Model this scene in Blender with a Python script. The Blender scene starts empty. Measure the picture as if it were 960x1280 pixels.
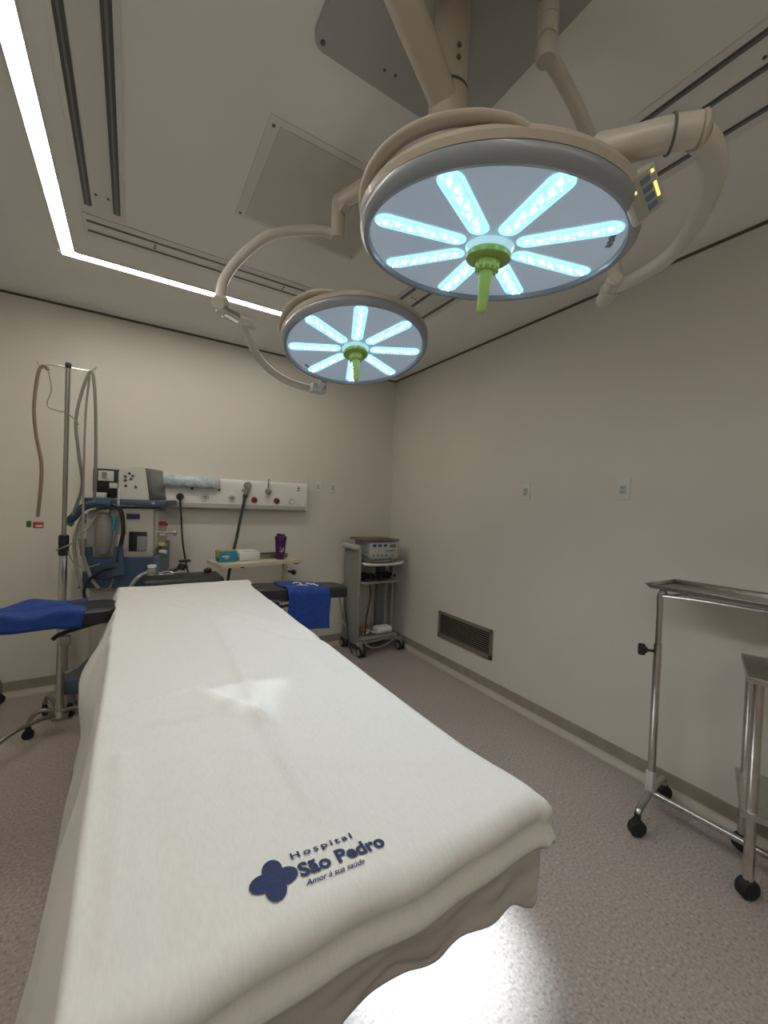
import bpy, bmesh, math, random
from math import pi, sin, cos, radians, sqrt, atan2, exp
from mathutils import Vector, Matrix, noise
random.seed(7)
scene = bpy.context.scene
COL = scene.collection
V = Vector

# ------------------------------------------------------------------ room numbers
XR, YB, H = 2.3156, 3.60, 2.68
XL, YF = -1.55, -2.1

# ------------------------------------------------------------------ materials
def mat(name, col, rough=.5, metal=0., spec=.5, emit=None, estr=0., trans=0., sss=0., alpha=1., coat=0., sheen=0., ior=1.45):
    m = bpy.data.materials.new(name); m.use_nodes = True
    b = m.node_tree.nodes['Principled BSDF']
    b.inputs['Base Color'].default_value = (*col, 1)
    b.inputs['Roughness'].default_value = rough
    b.inputs['Metallic'].default_value = metal
    b.inputs['Specular IOR Level'].default_value = spec
    b.inputs['Transmission Weight'].default_value = trans
    b.inputs['Alpha'].default_value = alpha
    b.inputs['Coat Weight'].default_value = coat
    b.inputs['Sheen Weight'].default_value = sheen
    b.inputs['IOR'].default_value = ior
    if emit:
        b.inputs['Emission Color'].default_value = (*emit, 1)
        b.inputs['Emission Strength'].default_value = estr
    return m

def nodes(m):
    nt = m.node_tree
    return nt, nt.nodes, nt.links, nt.nodes['Principled BSDF']

def add_noise(m, c1, c2, scale, detail=3., lo=.35, hi=.65, bump=0., bscale=None, coord='Object', dist=.002):
    nt, n, l, b = nodes(m)
    tc = n.new('ShaderNodeTexCoord')
    t = n.new('ShaderNodeTexNoise'); t.inputs['Scale'].default_value = scale; t.inputs['Detail'].default_value = detail
    l.new(tc.outputs[coord], t.inputs['Vector'])
    r = n.new('ShaderNodeValToRGB')
    r.color_ramp.elements[0].position = lo; r.color_ramp.elements[0].color = (*c1, 1)
    r.color_ramp.elements[1].position = hi; r.color_ramp.elements[1].color = (*c2, 1)
    l.new(t.outputs['Fac'], r.inputs['Fac']); l.new(r.outputs['Color'], b.inputs['Base Color'])
    if bump:
        t2 = n.new('ShaderNodeTexNoise'); t2.inputs['Scale'].default_value = bscale or scale; t2.inputs['Detail'].default_value = 4
        l.new(tc.outputs[coord], t2.inputs['Vector'])
        bp = n.new('ShaderNodeBump'); bp.inputs['Strength'].default_value = bump; bp.inputs['Distance'].default_value = dist
        l.new(t2.outputs['Fac'], bp.inputs['Height']); l.new(bp.outputs['Normal'], b.inputs['Normal'])
    return m

M = {}
M['wall'] = add_noise(mat('wall_paint', (.60, .56, .48), .42), (.635, .605, .545), (.665, .635, .575), 1.3, 4, .3, .7, .12, 60, dist=.001)
M['ceil'] = add_noise(mat('ceiling_paint', (.62, .60, .57), .6), (.78, .77, .745), (.81, .80, .775), 1.1, 3, .3, .7, .05, 80, dist=.001)
M['gap'] = mat('shadow_gap', (.10, .085, .065), .7)
M['base'] = add_noise(mat('baseboard_vinyl', (.30, .26, .20), .45), (.27, .235, .185), (.33, .285, .225), 12, 3)
M['cove'] = mat('cove_strip', (.47, .42, .355), .4)
# speckled vinyl floor
def floor_mat():
    m = mat('speckled_vinyl', (.4, .36, .33), .34, spec=.45)
    nt, n, l, b = nodes(m)
    tc = n.new('ShaderNodeTexCoord')
    a = n.new('ShaderNodeTexNoise'); a.inputs['Scale'].default_value = 95; a.inputs['Detail'].default_value = 2.5
    c = n.new('ShaderNodeTexNoise'); c.inputs['Scale'].default_value = 170; c.inputs['Detail'].default_value = 2
    d = n.new('ShaderNodeTexNoise'); d.inputs['Scale'].default_value = 1.2; d.inputs['Detail'].default_value = 3
    for t in (a, c, d): l.new(tc.outputs['Object'], t.inputs['Vector'])
    r1 = n.new('ShaderNodeValToRGB'); e = r1.color_ramp.elements
    e[0].position = .28; e[0].color = (.26, .21, .19, 1); e[1].position = .44; e[1].color = (.40, .348, .318, 1)
    x = r1.color_ramp.elements.new(.56); x.color = (.42, .367, .335, 1)
    x = r1.color_ramp.elements.new(.70); x.color = (.52, .475, .445, 1)
    l.new(a.outputs['Fac'], r1.inputs['Fac'])
    r2 = n.new('ShaderNodeValToRGB'); e = r2.color_ramp.elements
    e[0].position = .29; e[0].color = (.55, .47, .44, 1); e[1].position = .38; e[1].color = (1, 1, 1, 1)
    l.new(c.outputs['Fac'], r2.inputs['Fac'])
    mx = n.new('ShaderNodeMix'); mx.data_type = 'RGBA'; mx.blend_type = 'MULTIPLY'; mx.inputs['Factor'].default_value = 1
    l.new(r1.outputs['Color'], mx.inputs['A']); l.new(r2.outputs['Color'], mx.inputs['B'])
    r3 = n.new('ShaderNodeValToRGB'); e = r3.color_ramp.elements
    e[0].position = .3; e[0].color = (.93, .93, .93, 1); e[1].position = .7; e[1].color = (1, 1, 1, 1)
    l.new(d.outputs['Fac'], r3.inputs['Fac'])
    m2 = n.new('ShaderNodeMix'); m2.data_type = 'RGBA'; m2.blend_type = 'MULTIPLY'; m2.inputs['Factor'].default_value = 1
    l.new(mx.outputs['Result'], m2.inputs['A']); l.new(r3.outputs['Color'], m2.inputs['B'])
    l.new(m2.outputs['Result'], b.inputs['Base Color'])
    bp = n.new('ShaderNodeBump'); bp.inputs['Strength'].default_value = .12; bp.inputs['Distance'].default_value = .002
    l.new(a.outputs['Fac'], bp.inputs['Height']); l.new(bp.outputs['Normal'], b.inputs['Normal'])
    return m
M['floor'] = floor_mat()
# cotton sheet with a fine weave
def sheet_mat():
    m = mat('white_cotton', (.78, .765, .715), .85, spec=.25, sheen=.15)
    nt, n, l, b = nodes(m)
    tc = n.new('ShaderNodeTexCoord')
    mp = n.new('ShaderNodeMapping'); mp.inputs['Scale'].default_value = (260, 60, 60)
    t = n.new('ShaderNodeTexNoise'); t.inputs['Scale'].default_value = 1; t.inputs['Detail'].default_value = 3
    l.new(tc.outputs['Object'], mp.inputs['Vector']); l.new(mp.outputs['Vector'], t.inputs['Vector'])
    t2 = n.new('ShaderNodeTexNoise'); t2.inputs['Scale'].default_value = 9; t2.inputs['Detail'].default_value = 5
    l.new(tc.outputs['Object'], t2.inputs['Vector'])
    ad = n.new('ShaderNodeMath'); ad.operation = 'MULTIPLY_ADD'; ad.inputs[1].default_value = 1.6
    l.new(t2.outputs['Fac'], ad.inputs[0]); l.new(t.outputs['Fac'], ad.inputs[2])
    bp = n.new('ShaderNodeBump'); bp.inputs['Strength'].default_value = .14; bp.inputs['Distance'].default_value = .0025
    l.new(ad.outputs[0], bp.inputs['Height']); l.new(bp.outputs['Normal'], b.inputs['Normal'])
    r = n.new('ShaderNodeValToRGB'); e = r.color_ramp.elements
    e[0].position = .3; e[0].color = (.61, .605, .578, 1); e[1].position = .7; e[1].color = (.65, .645, .617, 1)
    l.new(t.outputs['Fac'], r.inputs['Fac']); l.new(r.outputs['Color'], b.inputs['Base Color'])
    return m
M['sheet'] = sheet_mat()
M['navy'] = add_noise(mat('navy_embroidery', (.012, .022, .085), .7), (.010, .018, .07), (.016, .028, .105), 300, 2)
M['plastic_film'] = add_noise(mat('pinkish_plastic_film', (.62, .58, .56), .25, spec=.8), (.58, .54, .52), (.66, .62, .60), 14, 4, .3, .7, .45, 22, dist=.01)
def translucent(m, fac, col):
    nt, n, l, b = nodes(m)
    tr = n.new('ShaderNodeBsdfTranslucent'); tr.inputs['Color'].default_value = (*col, 1)
    mx = n.new('ShaderNodeMixShader'); mx.inputs['Fac'].default_value = fac
    out = [x for x in n if x.type == 'OUTPUT_MATERIAL'][0]
    l.new(b.outputs['BSDF'], mx.inputs[1]); l.new(tr.outputs['BSDF'], mx.inputs[2]); l.new(mx.outputs['Shader'], out.inputs['Surface'])
translucent(M["plastic_film"], .42, (.70, .66, .64))
M['blue_cloth'] = add_noise(mat('royal_blue_cloth', (.006, .040, .21), .75), (.005, .033, .175), (.008, .048, .245), 40, 4, .3, .7, .2, 300)
M['black_pad'] = add_noise(mat('black_vinyl', (.016, .016, .018), .45), (.013, .013, .015), (.02, .02, .022), 20, 3, .3, .7, .1, 200)
M['black'] = mat('black_plastic', (.012, .012, .013), .45)
M['rubber'] = mat('black_rubber', (.018, .018, .018), .7)
M['chrome'] = add_noise(mat('chrome', (.62, .60, .57), .2, 1.), (.58, .56, .53), (.66, .64, .61), 30, 2)
M['steel'] = add_noise(mat('brushed_steel', (.50, .49, .46), .32, 1.), (.46, .45, .42), (.55, .54, .51), 60, 3)
M['dullsteel'] = mat('dull_steel', (.30, .28, .25), .4, .9)
M['greymetal'] = mat('grey_painted_metal', (.30, .30, .29), .45)
M['lightgrey'] = mat('light_grey_plastic', (.50, .50, .48), .4)
M['cream'] = mat('cream_plastic', (.62, .60, .53), .4)
M['beige'] = mat('beige_enamel', (.47, .42, .345), .33, coat=.2)
M['rim'] = mat('grey_rim', (.25, .275, .31), .3, coat=.3)
M['armw'] = mat('warm_white_enamel', (.52, .49, .43), .3, coat=.3)
M['mount'] = mat('grey_enamel_plate', (.40, .40, .39), .4)
M['hatch'] = mat('hatch_panel', (.58, .57, .545), .5)
M['slot'] = mat('dark_slot', (.10, .10, .10), .5)
M['slotg'] = mat('slot_blade', (.20, .20, .20), .4)
M['plate'] = mat('white_ceiling_plate', (.70, .69, .665), .5)
M['led'] = mat('led_diffuser', (.9, .9, .85), .5, emit=(1, .94, .83), estr=17.)
M['lens'] = add_noise(mat('lamp_lens', (.42, .47, .55), .16, spec=.6, emit=(.60, .80, 1), estr=.11), (.40, .45, .53), (.44, .49, .57), 3, 2)
M['petal'] = mat('led_module', (.5, .7, .8), .3, emit=(.33, .74, 1), estr=.55)
M['petaledge'] = mat('led_module_edge', (.5, .7, .8), .3, emit=(.30, .70, .98), estr=.75)
M['ledchip'] = mat('led_chip', (.9, .95, 1), .3, emit=(.72, .93, 1), estr=6.)
M['green'] = mat('lime_plastic', (.42, .62, .15), .35)
M['greendk'] = mat('lime_plastic_ring', (.27, .42, .08), .35)
M['hub'] = mat('lens_hub', (.5, .62, .66), .2, emit=(.45, .8, .9), estr=.3)
M['btn_blue'] = mat('blue_button', (.10, .17, .25), .4)
M['btn_y'] = mat('amber_led', (.8, .6, .1), .4, emit=(1, .7, .1), estr=1.5)
M['panelgrey'] = mat('control_panel_grey', (.33, .33, .28), .4)
M['machine'] = mat('machine_cream', (.44, .42, .36), .45)
M['mblue'] = mat('machine_blue', (.040, .070, .130), .45)
M['mblue2'] = mat('machine_slate_blue', (.085, .12, .165), .45)
M['mlabel'] = mat('navy_label', (.03, .035, .12), .5)
M['paper'] = mat('white_paper', (.62, .60, .55), .7)
M['ink'] = mat('dark_ink', (.05, .05, .055), .7)
M['screen'] = mat('grey_screen', (.15, .165, .165), .15)
M['teal'] = mat('teal_fabric', (.035, .085, .14), .7)
M['tealend'] = mat('light_teal', (.19, .30, .33), .6)
M['greybag'] = mat('grey_rubber_bag', (.24, .23, .215), .5)
M['clear'] = mat('clear_tube', (.30, .29, .24), .25, spec=.6)
M['browntube'] = mat('brown_tube', (.20, .145, .11), .4)
M['hose'] = mat('grey_hose', (.20, .195, .17), .4)
M['panelw'] = add_noise(mat('white_enamel_panel', (.66, .65, .62), .35), (.64, .63, .60), (.68, .67, .64), 4, 2)
M['panelb'] = mat('grey_panel_band', (.40, .40, .39), .4)
M['pouch'] = add_noise(mat('bluish_plastic_pouch', (.30, .40, .44), .15, spec=.9), (.36, .45, .48), (.54, .62, .64), 18, 4, .35, .65, .8, 30, dist=.02)
M['red'] = mat('red_plastic', (.36, .018, .016), .4)
M['white'] = mat('white_plastic', (.66, .66, .63), .4)
M['greenhose'] = mat('dark_green_hose', (.035, .055, .038), .5)
M['cable'] = mat('black_cable', (.025, .024, .022), .5)
M['table_lam'] = add_noise(mat('cream_laminate', (.58, .50, .37), .4), (.55, .47, .34), (.61, .53, .40), 10, 3)
M['purple'] = mat('purple_plastic', (.055, .012, .085), .3)
M['glovebox'] = mat('cyan_carton', (.03, .23, .36), .5)
M['yellow'] = mat('yellow_carton', (.48, .38, .09), .5)
M['wood'] = add_noise(mat('brown_board', (.17, .11, .07), .5), (.14, .09, .055), (.21, .14, .09), 15, 4)
M['cartgrey'] = mat('cart_grey', (.25, .25, .23), .45)
M['cartdk'] = mat('cart_dark_grey', (.17, .18, .185), .45)
M['esu'] = mat('unit_grey', (.40, .42, .41), .4)
M['esublue'] = mat('blue_socket', (.03, .08, .18), .4)
M['orange'] = mat('orange_cable', (.40, .16, .03), .5)
M['vent'] = mat('vent_aluminium', (.22, .20, .16), .45, .3)
M['ventdk'] = mat('vent_cavity', (.02, .018, .015), .8)
M['green_conn'] = mat('green_connector', (.03, .12, .06), .5)

# ------------------------------------------------------------------ mesh helpers
def frame(z, up=None):
    z = V(z).normalized()
    a = V(up) if up else (V((0, 0, 1)) if abs(z.z) < .95 else V((1, 0, 0)))
    x = a.cross(z).normalized(); y = z.cross(x)
    return Matrix((x, y, z)).transposed()

class MB:
    """collects shapes into one mesh"""
    def __init__(s, T=None): s.bm = bmesh.new(); s.T = T or Matrix(); s.mi = 0
    def _fin(s, verts, faces=None):
        for v in verts: v.co = s.T @ v.co
        for f in (faces if faces is not None else {f for v in verts for f in v.link_faces}): f.material_index = s.mi
    def box(s, c, size, bev=0., rot=None, seg=2):
        g = bmesh.ops.create_cube(s.bm, size=1.)
        vs = g['verts']
        for v in vs: v.co = V((v.co.x * size[0], v.co.y * size[1], v.co.z * size[2]))
        if bev > 0:
            es = list({e for v in vs for e in v.link_edges})
            r = bmesh.ops.bevel(s.bm, geom=es, offset=min(bev, min(size) * .49), segments=seg, affect='EDGES', profile=.5)
            vs = list({v for f in r['faces'] for v in f.verts} | {v for v in vs if v.is_valid})
        R = Matrix.Identity(3)
        if rot is not None: R = rot if isinstance(rot, Matrix) else Matrix.Rotation(rot, 3, 'Z')
        for v in vs: v.co = R.to_3x3() @ v.co + V(c)
        s._fin(vs); return s
    def cyl(s, p0, p1, r0, r1=None, seg=20, bev=0.):
        p0, p1 = V(p0), V(p1); r1 = r0 if r1 is None else r1
        L = (p1 - p0).length
        pr = [(0, 0)]
        if bev: pr += [(r0 - bev, 0), (r0, bev), (r1, L - bev), (r1 - bev, L)]
        else: pr += [(r0, 0), (r1, L)]
        pr += [(0, L)]
        return s.lathe(pr, p0, p1 - p0, seg)
    def lathe(s, prof, o=(0, 0, 0), axis=(0, 0, 1), seg=32, a0=0., a1=2 * pi, up=None):
        F = frame(axis, up); o = V(o); full = abs(a1 - a0 - 2 * pi) < 1e-6
        n = seg if full else seg + 1
        rings = []; new = []
        for r, z in prof:
            if r < 1e-7:
                v = s.bm.verts.new(o + F @ V((0, 0, z))); rings.append([v] * n); new.append(v)
            else:
                ring = [s.bm.verts.new(o + F @ V((r * cos(a0 + (a1 - a0) * k / seg), r * sin(a0 + (a1 - a0) * k / seg), z))) for k in range(n)]
                rings.append(ring); new += ring
        fs = []
        for i in range(len(rings) - 1):
            A, B = rings[i], rings[i + 1]
            for k in range(n if full else n - 1):
                j = (k + 1) % n
                q = []
                for v in (A[k], A[j], B[j], B[k]):
                    if v not in q: q.append(v)
                if len(q) >= 3:
                    try: fs.append(s.bm.faces.new(q))
                    except ValueError: pass
        s._fin(new, fs); return s
    def tube(s, pts, r, seg=10, smooth=6, closed=False, caps=True, flat=None):
        P = [V(p) for p in pts]
        if smooth and len(P) > 2: P = spline(P, smooth, closed)
        n = len(P); rad = r if callable(r) else (lambda t: r)
        rings = []; new = []; fs = []
        up = None
        for i, p in enumerate(P):
            t = (P[min(i + 1, n - 1)] - P[max(i - 1, 0)])
            if t.length < 1e-9: t = V((0, 0, 1))
            t.normalize()
            if up is None:
                up = V((0, 0, 1)) if abs(t.z) < .9 else V((1, 0, 0))
            x = up.cross(t)
            if x.length < 1e-6: x = V((1, 0, 0)).cross(t)
            x.normalize(); y = t.cross(x); up = y
            rr = rad(i / (n - 1)); fy = flat or 1.
            ring = [s.bm.verts.new(p + x * rr * cos(2 * pi * k / seg) + y * rr * fy * sin(2 * pi * k / seg)) for k in range(seg)]
            rings.append(ring); new += ring
        for i in range(n - 1):
            for k in range(seg):
                j = (k + 1) % seg
                fs.append(s.bm.faces.new((rings[i][k], rings[i][j], rings[i + 1][j], rings[i + 1][k])))
        if caps:
            fs.append(s.bm.faces.new(list(reversed(rings[0])))); fs.append(s.bm.faces.new(rings[-1]))
        s._fin(new, fs); return s
    def prism(s, poly, o, ax, ay, az, h):
        """2-D outline poly in the plane (o, ax, ay), thickness h along az"""
        o, ax, ay, az = V(o), V(ax), V(ay), V(az)
        a = [s.bm.verts.new(o + ax * p[0] + ay * p[1]) for p in poly]
        b = [s.bm.verts.new(o + ax * p[0] + ay * p[1] + az * h) for p in poly]
        n = len(poly); fs = [s.bm.faces.new(list(reversed(a))), s.bm.faces.new(b)]
        for k in range(n):
            j = (k + 1) % n; fs.append(s.bm.faces.new((a[k], a[j], b[j], b[k])))
        s._fin(a + b, fs); return s
    def ball(s, c, r, sc=(1, 1, 1), seg=16):
        g = bmesh.ops.create_uvsphere(s.bm, u_segments=seg, v_segments=seg // 2 + 2, radius=r)
        for v in g['verts']: v.co = V((v.co.x * sc[0], v.co.y * sc[1], v.co.z * sc[2])) + V(c)
        s._fin(g['verts']); return s
    def grid(s, f, nu, nv):
        vs = [[s.bm.verts.new(V(f(i / nu, j / nv))) for j in range(nv + 1)] for i in range(nu + 1)]
        fs = [s.bm.faces.new((vs[i][j], vs[i + 1][j], vs[i + 1][j + 1], vs[i][j + 1])) for i in range(nu) for j in range(nv)]
        s._fin([v for r in vs for v in r], fs); return s
    def build(s, name, m, parent=None, angle=38, world=True, recalc=True):
        if recalc: bmesh.ops.recalc_face_normals(s.bm, faces=s.bm.faces)
        if parent is not None and world:
            r = parent
            while r.parent: r = r.parent
            off = r.location
            for v in s.bm.verts: v.co -= off
        me = bpy.data.meshes.new(name); s.bm.to_mesh(me); s.bm.free()
        for mm in (m if isinstance(m, (list, tuple)) else [m]): me.materials.append(M[mm] if isinstance(mm, str) else mm)
        me.shade_smooth(); me.set_sharp_from_angle(angle=radians(angle))
        o = bpy.data.objects.new(name, me); COL.objects.link(o)
        if parent is not None: o.parent = parent
        return o

def spline(P, sub, closed=False):
    out = []; n = len(P)
    for i in range(n - 1):
        p0 = P[max(i - 1, 0)]; p1 = P[i]; p2 = P[i + 1]; p3 = P[min(i + 2, n - 1)]
        for k in range(sub):
            t = k / sub
            out.append(.5 * ((2 * p1) + (p2 - p0) * t + (2 * p0 - 5 * p1 + 4 * p2 - p3) * t * t + (3 * p1 - p0 - 3 * p2 + p3) * t ** 3))
    out.append(P[-1]); return out

def tag(o, label, cat, group=None):
    o['label'] = label; o['category'] = cat
    if group: o['group'] = group
    return o
def thing(name, label, cat, loc=(0, 0, 0), rz=0., group=None):
    o = bpy.data.objects.new(name, None); COL.objects.link(o); o.location = loc; o.rotation_euler = (0, 0, rz)
    o.empty_display_size = .1
    return tag(o, label, cat, group)
def struct(name, mb, m):
    o = mb.build(name, m); o['kind'] = 'structure'; return o
def copy_tree(o, parent=None):
    c = o.copy(); COL.objects.link(c)
    if parent is not None: c.parent = parent
    for ch in list(o.children): copy_tree(ch, c)
    return c
def plabel(o, t): o['label'] = t; return o

# ------------------------------------------------------------------ the room
struct('floor', MB().box(((XL + XR) / 2, (YF + YB) / 2, -.05), (XR - XL + .2, YB - YF + .2, .1)), 'floor')
struct('ceiling', MB().box(((XL + XR) / 2, (YF + YB) / 2, H + .05), (XR - XL + .2, YB - YF + .2, .1)), 'ceil')
struct('wall_back', MB().box(((XL + XR) / 2, YB + .05, H / 2), (XR - XL + .2, .1, H)), 'wall')
struct('wall_right', MB().box((XR + .05, (YF + YB) / 2, H / 2), (.1, YB - YF, H)), 'wall')
struct('wall_left', MB().box((XL - .05, (YF + YB) / 2, H / 2), (.1, YB - YF, H)), 'wall')
struct('wall_front', MB().box(((XL + XR) / 2, YF - .05, H / 2), (XR - XL + .2, .1, H)), 'wall')
# dark strips painting the shade of the gap between wall and ceiling
struct('gap_shade_1', MB().box(((XL + XR) / 2, YB - .003, H - .007), (XR - XL, .006, .014)), 'gap')
struct('gap_shade_2', MB().box((XR - .003, (YF + YB) / 2, H - .007), (.006, YB - YF - .014, .014)), 'gap')
# coved vinyl baseboard: flat band, then a light strip curving on to the floor
def cove(p, q, out, name):
    p, q, out = V(p), V(q), V(out)
    prof = [(.004, .10), (.006, .098), (.007, .045)] + [(.007 + .04 * (1 - cos(a)), .045 - .043 * sin(a)) for a in [radians(d) for d in (15, 30, 45, 60, 75, 90)]]
    mb = MB(); rows = []
    for d, z in [(0, .10)] + prof:
        rows.append((mb.bm.verts.new(p + out * d + V((0, 0, z))), mb.bm.verts.new(q + out * d + V((0, 0, z)))))
    for i in range(len(rows) - 1):
        f = mb.bm.faces.new((rows[i][0], rows[i][1], rows[i + 1][1], rows[i + 1][0])); f.material_index = 0 if i < 4 else 1
    o = mb.build(name, ['base', 'cove']); o['kind'] = 'structure'
cove((XL, YB, 0), (XR, YB, 0), (0, -1, 0), 'baseboard_back')
cove((XR, YB, 0), (XR, YF, 0), (-1, 0, 0), 'baseboard_right')
cove((XL, YB, 0), (XL, YF, 0), (1, 0, 0), 'baseboard_left')
cove((XL, YF, 0), (XR, YF, 0), (0, 1, 0), 'baseboard_front')

# ------------------------------------------------------------------ ceiling fittings
t = thing('ceiling_light', 'continuous white light strip turning a corner in the ceiling over the left wall', 'ceiling light', (-.325, 2.82, H))
led = MB()
led.prism([(-.352, -1.75), (-.298, -1.75), (-.298, 2.79), (1.35, 2.79), (1.35, 2.845), (-.352, 2.845)], (0, 0, H - .004), (1, 0, 0), (0, 1, 0), (0, 0, 1), .003)
led.build('diffuser', 'led', t, angle=20)
fr = MB()
for x in (-.356, -.294): fr.box((x, .52 if x < -.3 else .5, H - .003), (.006, 4.6, .006))
fr.box((.5, 2.849, H - .003), (1.71, .006, .006)); fr.box((.53, 2.786, H - .003), (1.64, .006, .006))
fr.build('frame', 'plate', t)
t = thing('ceiling_light', 'added unseen white light strip in the ceiling near the front wall of the room', 'ceiling light', (.7, -1.7, H))  # added out-of-view strip that lights the room from behind the camera
MB().box((.7, -1.75, H - .0025), (2.0, .055, .003)).build('diffuser', 'led', t)
fr = MB()
for y in (-1.781, -1.719): fr.box((.7, y, H - .003), (2.0, .006, .006))
fr.build('frame', 'plate', t)

def slots(label, x0, x1, y0, y1, lines, along, wid, screws):
    t = thing('ceiling_slot_diffuser', label, 'air diffuser', ((x0 + x1) / 2, (y0 + y1) / 2, H), 0, 'slot diffusers in the ceiling')
    MB().box(((x0 + x1) / 2, (y0 + y1) / 2, H - .003), (x1 - x0, y1 - y0, .006), .002).build('plate', 'plate', t)
    for c in lines:
        s = MB(); s.mi = 0
        if along == 'y':
            s.box((c, (y0 + y1) / 2 - .02, H - .006), (wid, y1 - y0 - .08, .006)); s.mi = 1
            s.box((c, (y0 + y1) / 2 - .02, H - .010), (wid * .28, y1 - y0 - .08, .004))
        else:
            s.box(((x0 + x1) / 2, c, H - .006), (x1 - x0 - .03, wid, .006)); s.mi = 1
            s.box(((x0 + x1) / 2, c, H - .008), (x1 - x0 - .03, wid * .2, .003))
        s.build('slot', ['slot', 'slotg'], t)
    for x, y in screws:
        MB().cyl((x, y, H - .0085), (x, y, H - .004), .006, seg=10).build('screw', 'slot', t)
slots('long ceiling slot diffuser with two dark slots running beside the bright light strip', -.23, -.058, -1.4, 2.355, (-.199, -.09), 'y', .028, [(-.165, 2.2), (-.12, 2.2), (-.165, .9), (-.12, .9)])
slots('narrow ceiling slot diffuser crossing the ceiling towards the far wall behind the small lamp', -.23, 1.34, 2.375, 2.56, (2.425, 2.51), 'x', .012, [(.07, 2.455), (.07, 2.48), (.75, 2.455), (.75, 2.48), (1.2, 2.467)])
slots('ceiling slot diffuser with three lines in the upper right corner behind the large lamp', 1.365, 1.715, -1.4, 2.36, (1.40, 1.51, 1.665), 'y', .02, [(1.45, .42), (1.475, .45), (1.45, 2.1), (1.475, 2.1)])

t = thing('ceiling_hatch', 'square flush access panel in the ceiling between the light strip and the large lamp', 'access panel', (.665, 1.69, H))
MB().box((.665, 1.692, H - .002), (.60, .575, .004), .001).build('frame', 'plate', t)
MB().box((.675, 1.692, H - .006), (.54, .52, .006), .002).build('panel', 'hatch', t)
for x, y in ((.385, 1.44), (.385, 1.95), (.945, 1.44), (.945, 1.95)):
    MB().cyl((x, y, H - .007), (x, y, H - .003), .006, seg=10).build('screw', 'slot', t)

# ------------------------------------------------------------------ surgical lights
def rrect(x0, x1, y0, y1, r, n=5):
    out = []
    for cx, cy, a in ((x1 - r, y1 - r, 0), (x0 + r, y1 - r, 90), (x0 + r, y0 + r, 180), (x1 - r, y0 + r, 270)):
        for k in range(n + 1):
            q = radians(a + 90 * k / n); out.append((cx + r * cos(q), cy + r * sin(q)))
    return out
CX, CY = .67, .84
mt = thing('ceiling_mount', 'grey square ceiling plate and beige column carrying both surgical lamps', 'lamp mount', (CX, CY, H))
pl_ = MB(); pl_.prism(rrect(.395, .945, .57, 1.12, .035), (0, 0, H - .022), (1, 0, 0), (0, 1, 0), (0, 0, 1), .022); pl_.build('ceiling_plate', 'mount', mt)
for x, y in ((.42, 1.095), (.92, 1.095), (.42, .595), (.92, .595), (.60, 1.06), (.635, 1.055)):
    MB().cyl((x, y, H - .025), (x, y, H - .021), .004 if .55 < x < .7 else .007, seg=12).build('bolt', 'slot', mt)
MB().lathe([(0, H - .02), (.047, H - .02), (.047, 2.445), (0, 2.445)], (CX, CY, 0)).build('column', 'beige', mt)
MB().lathe([(0, 2.445), (.0485, 2.445), (.0485, 2.439), (0, 2.439)], (CX, CY, 0)).build('ring', 'slot', mt)
MB().lathe([(0, 2.439), (.047, 2.439), (.052, 2.43), (.052, 2.40), (.0525, 2.398), (.0525, 2.36), (.049, 2.345), (.051, 2.34), (.051, 2.30), (.04, 2.287), (0, 2.285)], (CX, CY, 0)).build('hub', 'beige', mt)
for z in (2.49, 2.52):
    MB().cyl((CX - .012, CY - .0455, z), (CX - .0125, CY - .0492, z), .006, seg=10).build('screw', 'slot', mt)

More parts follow.
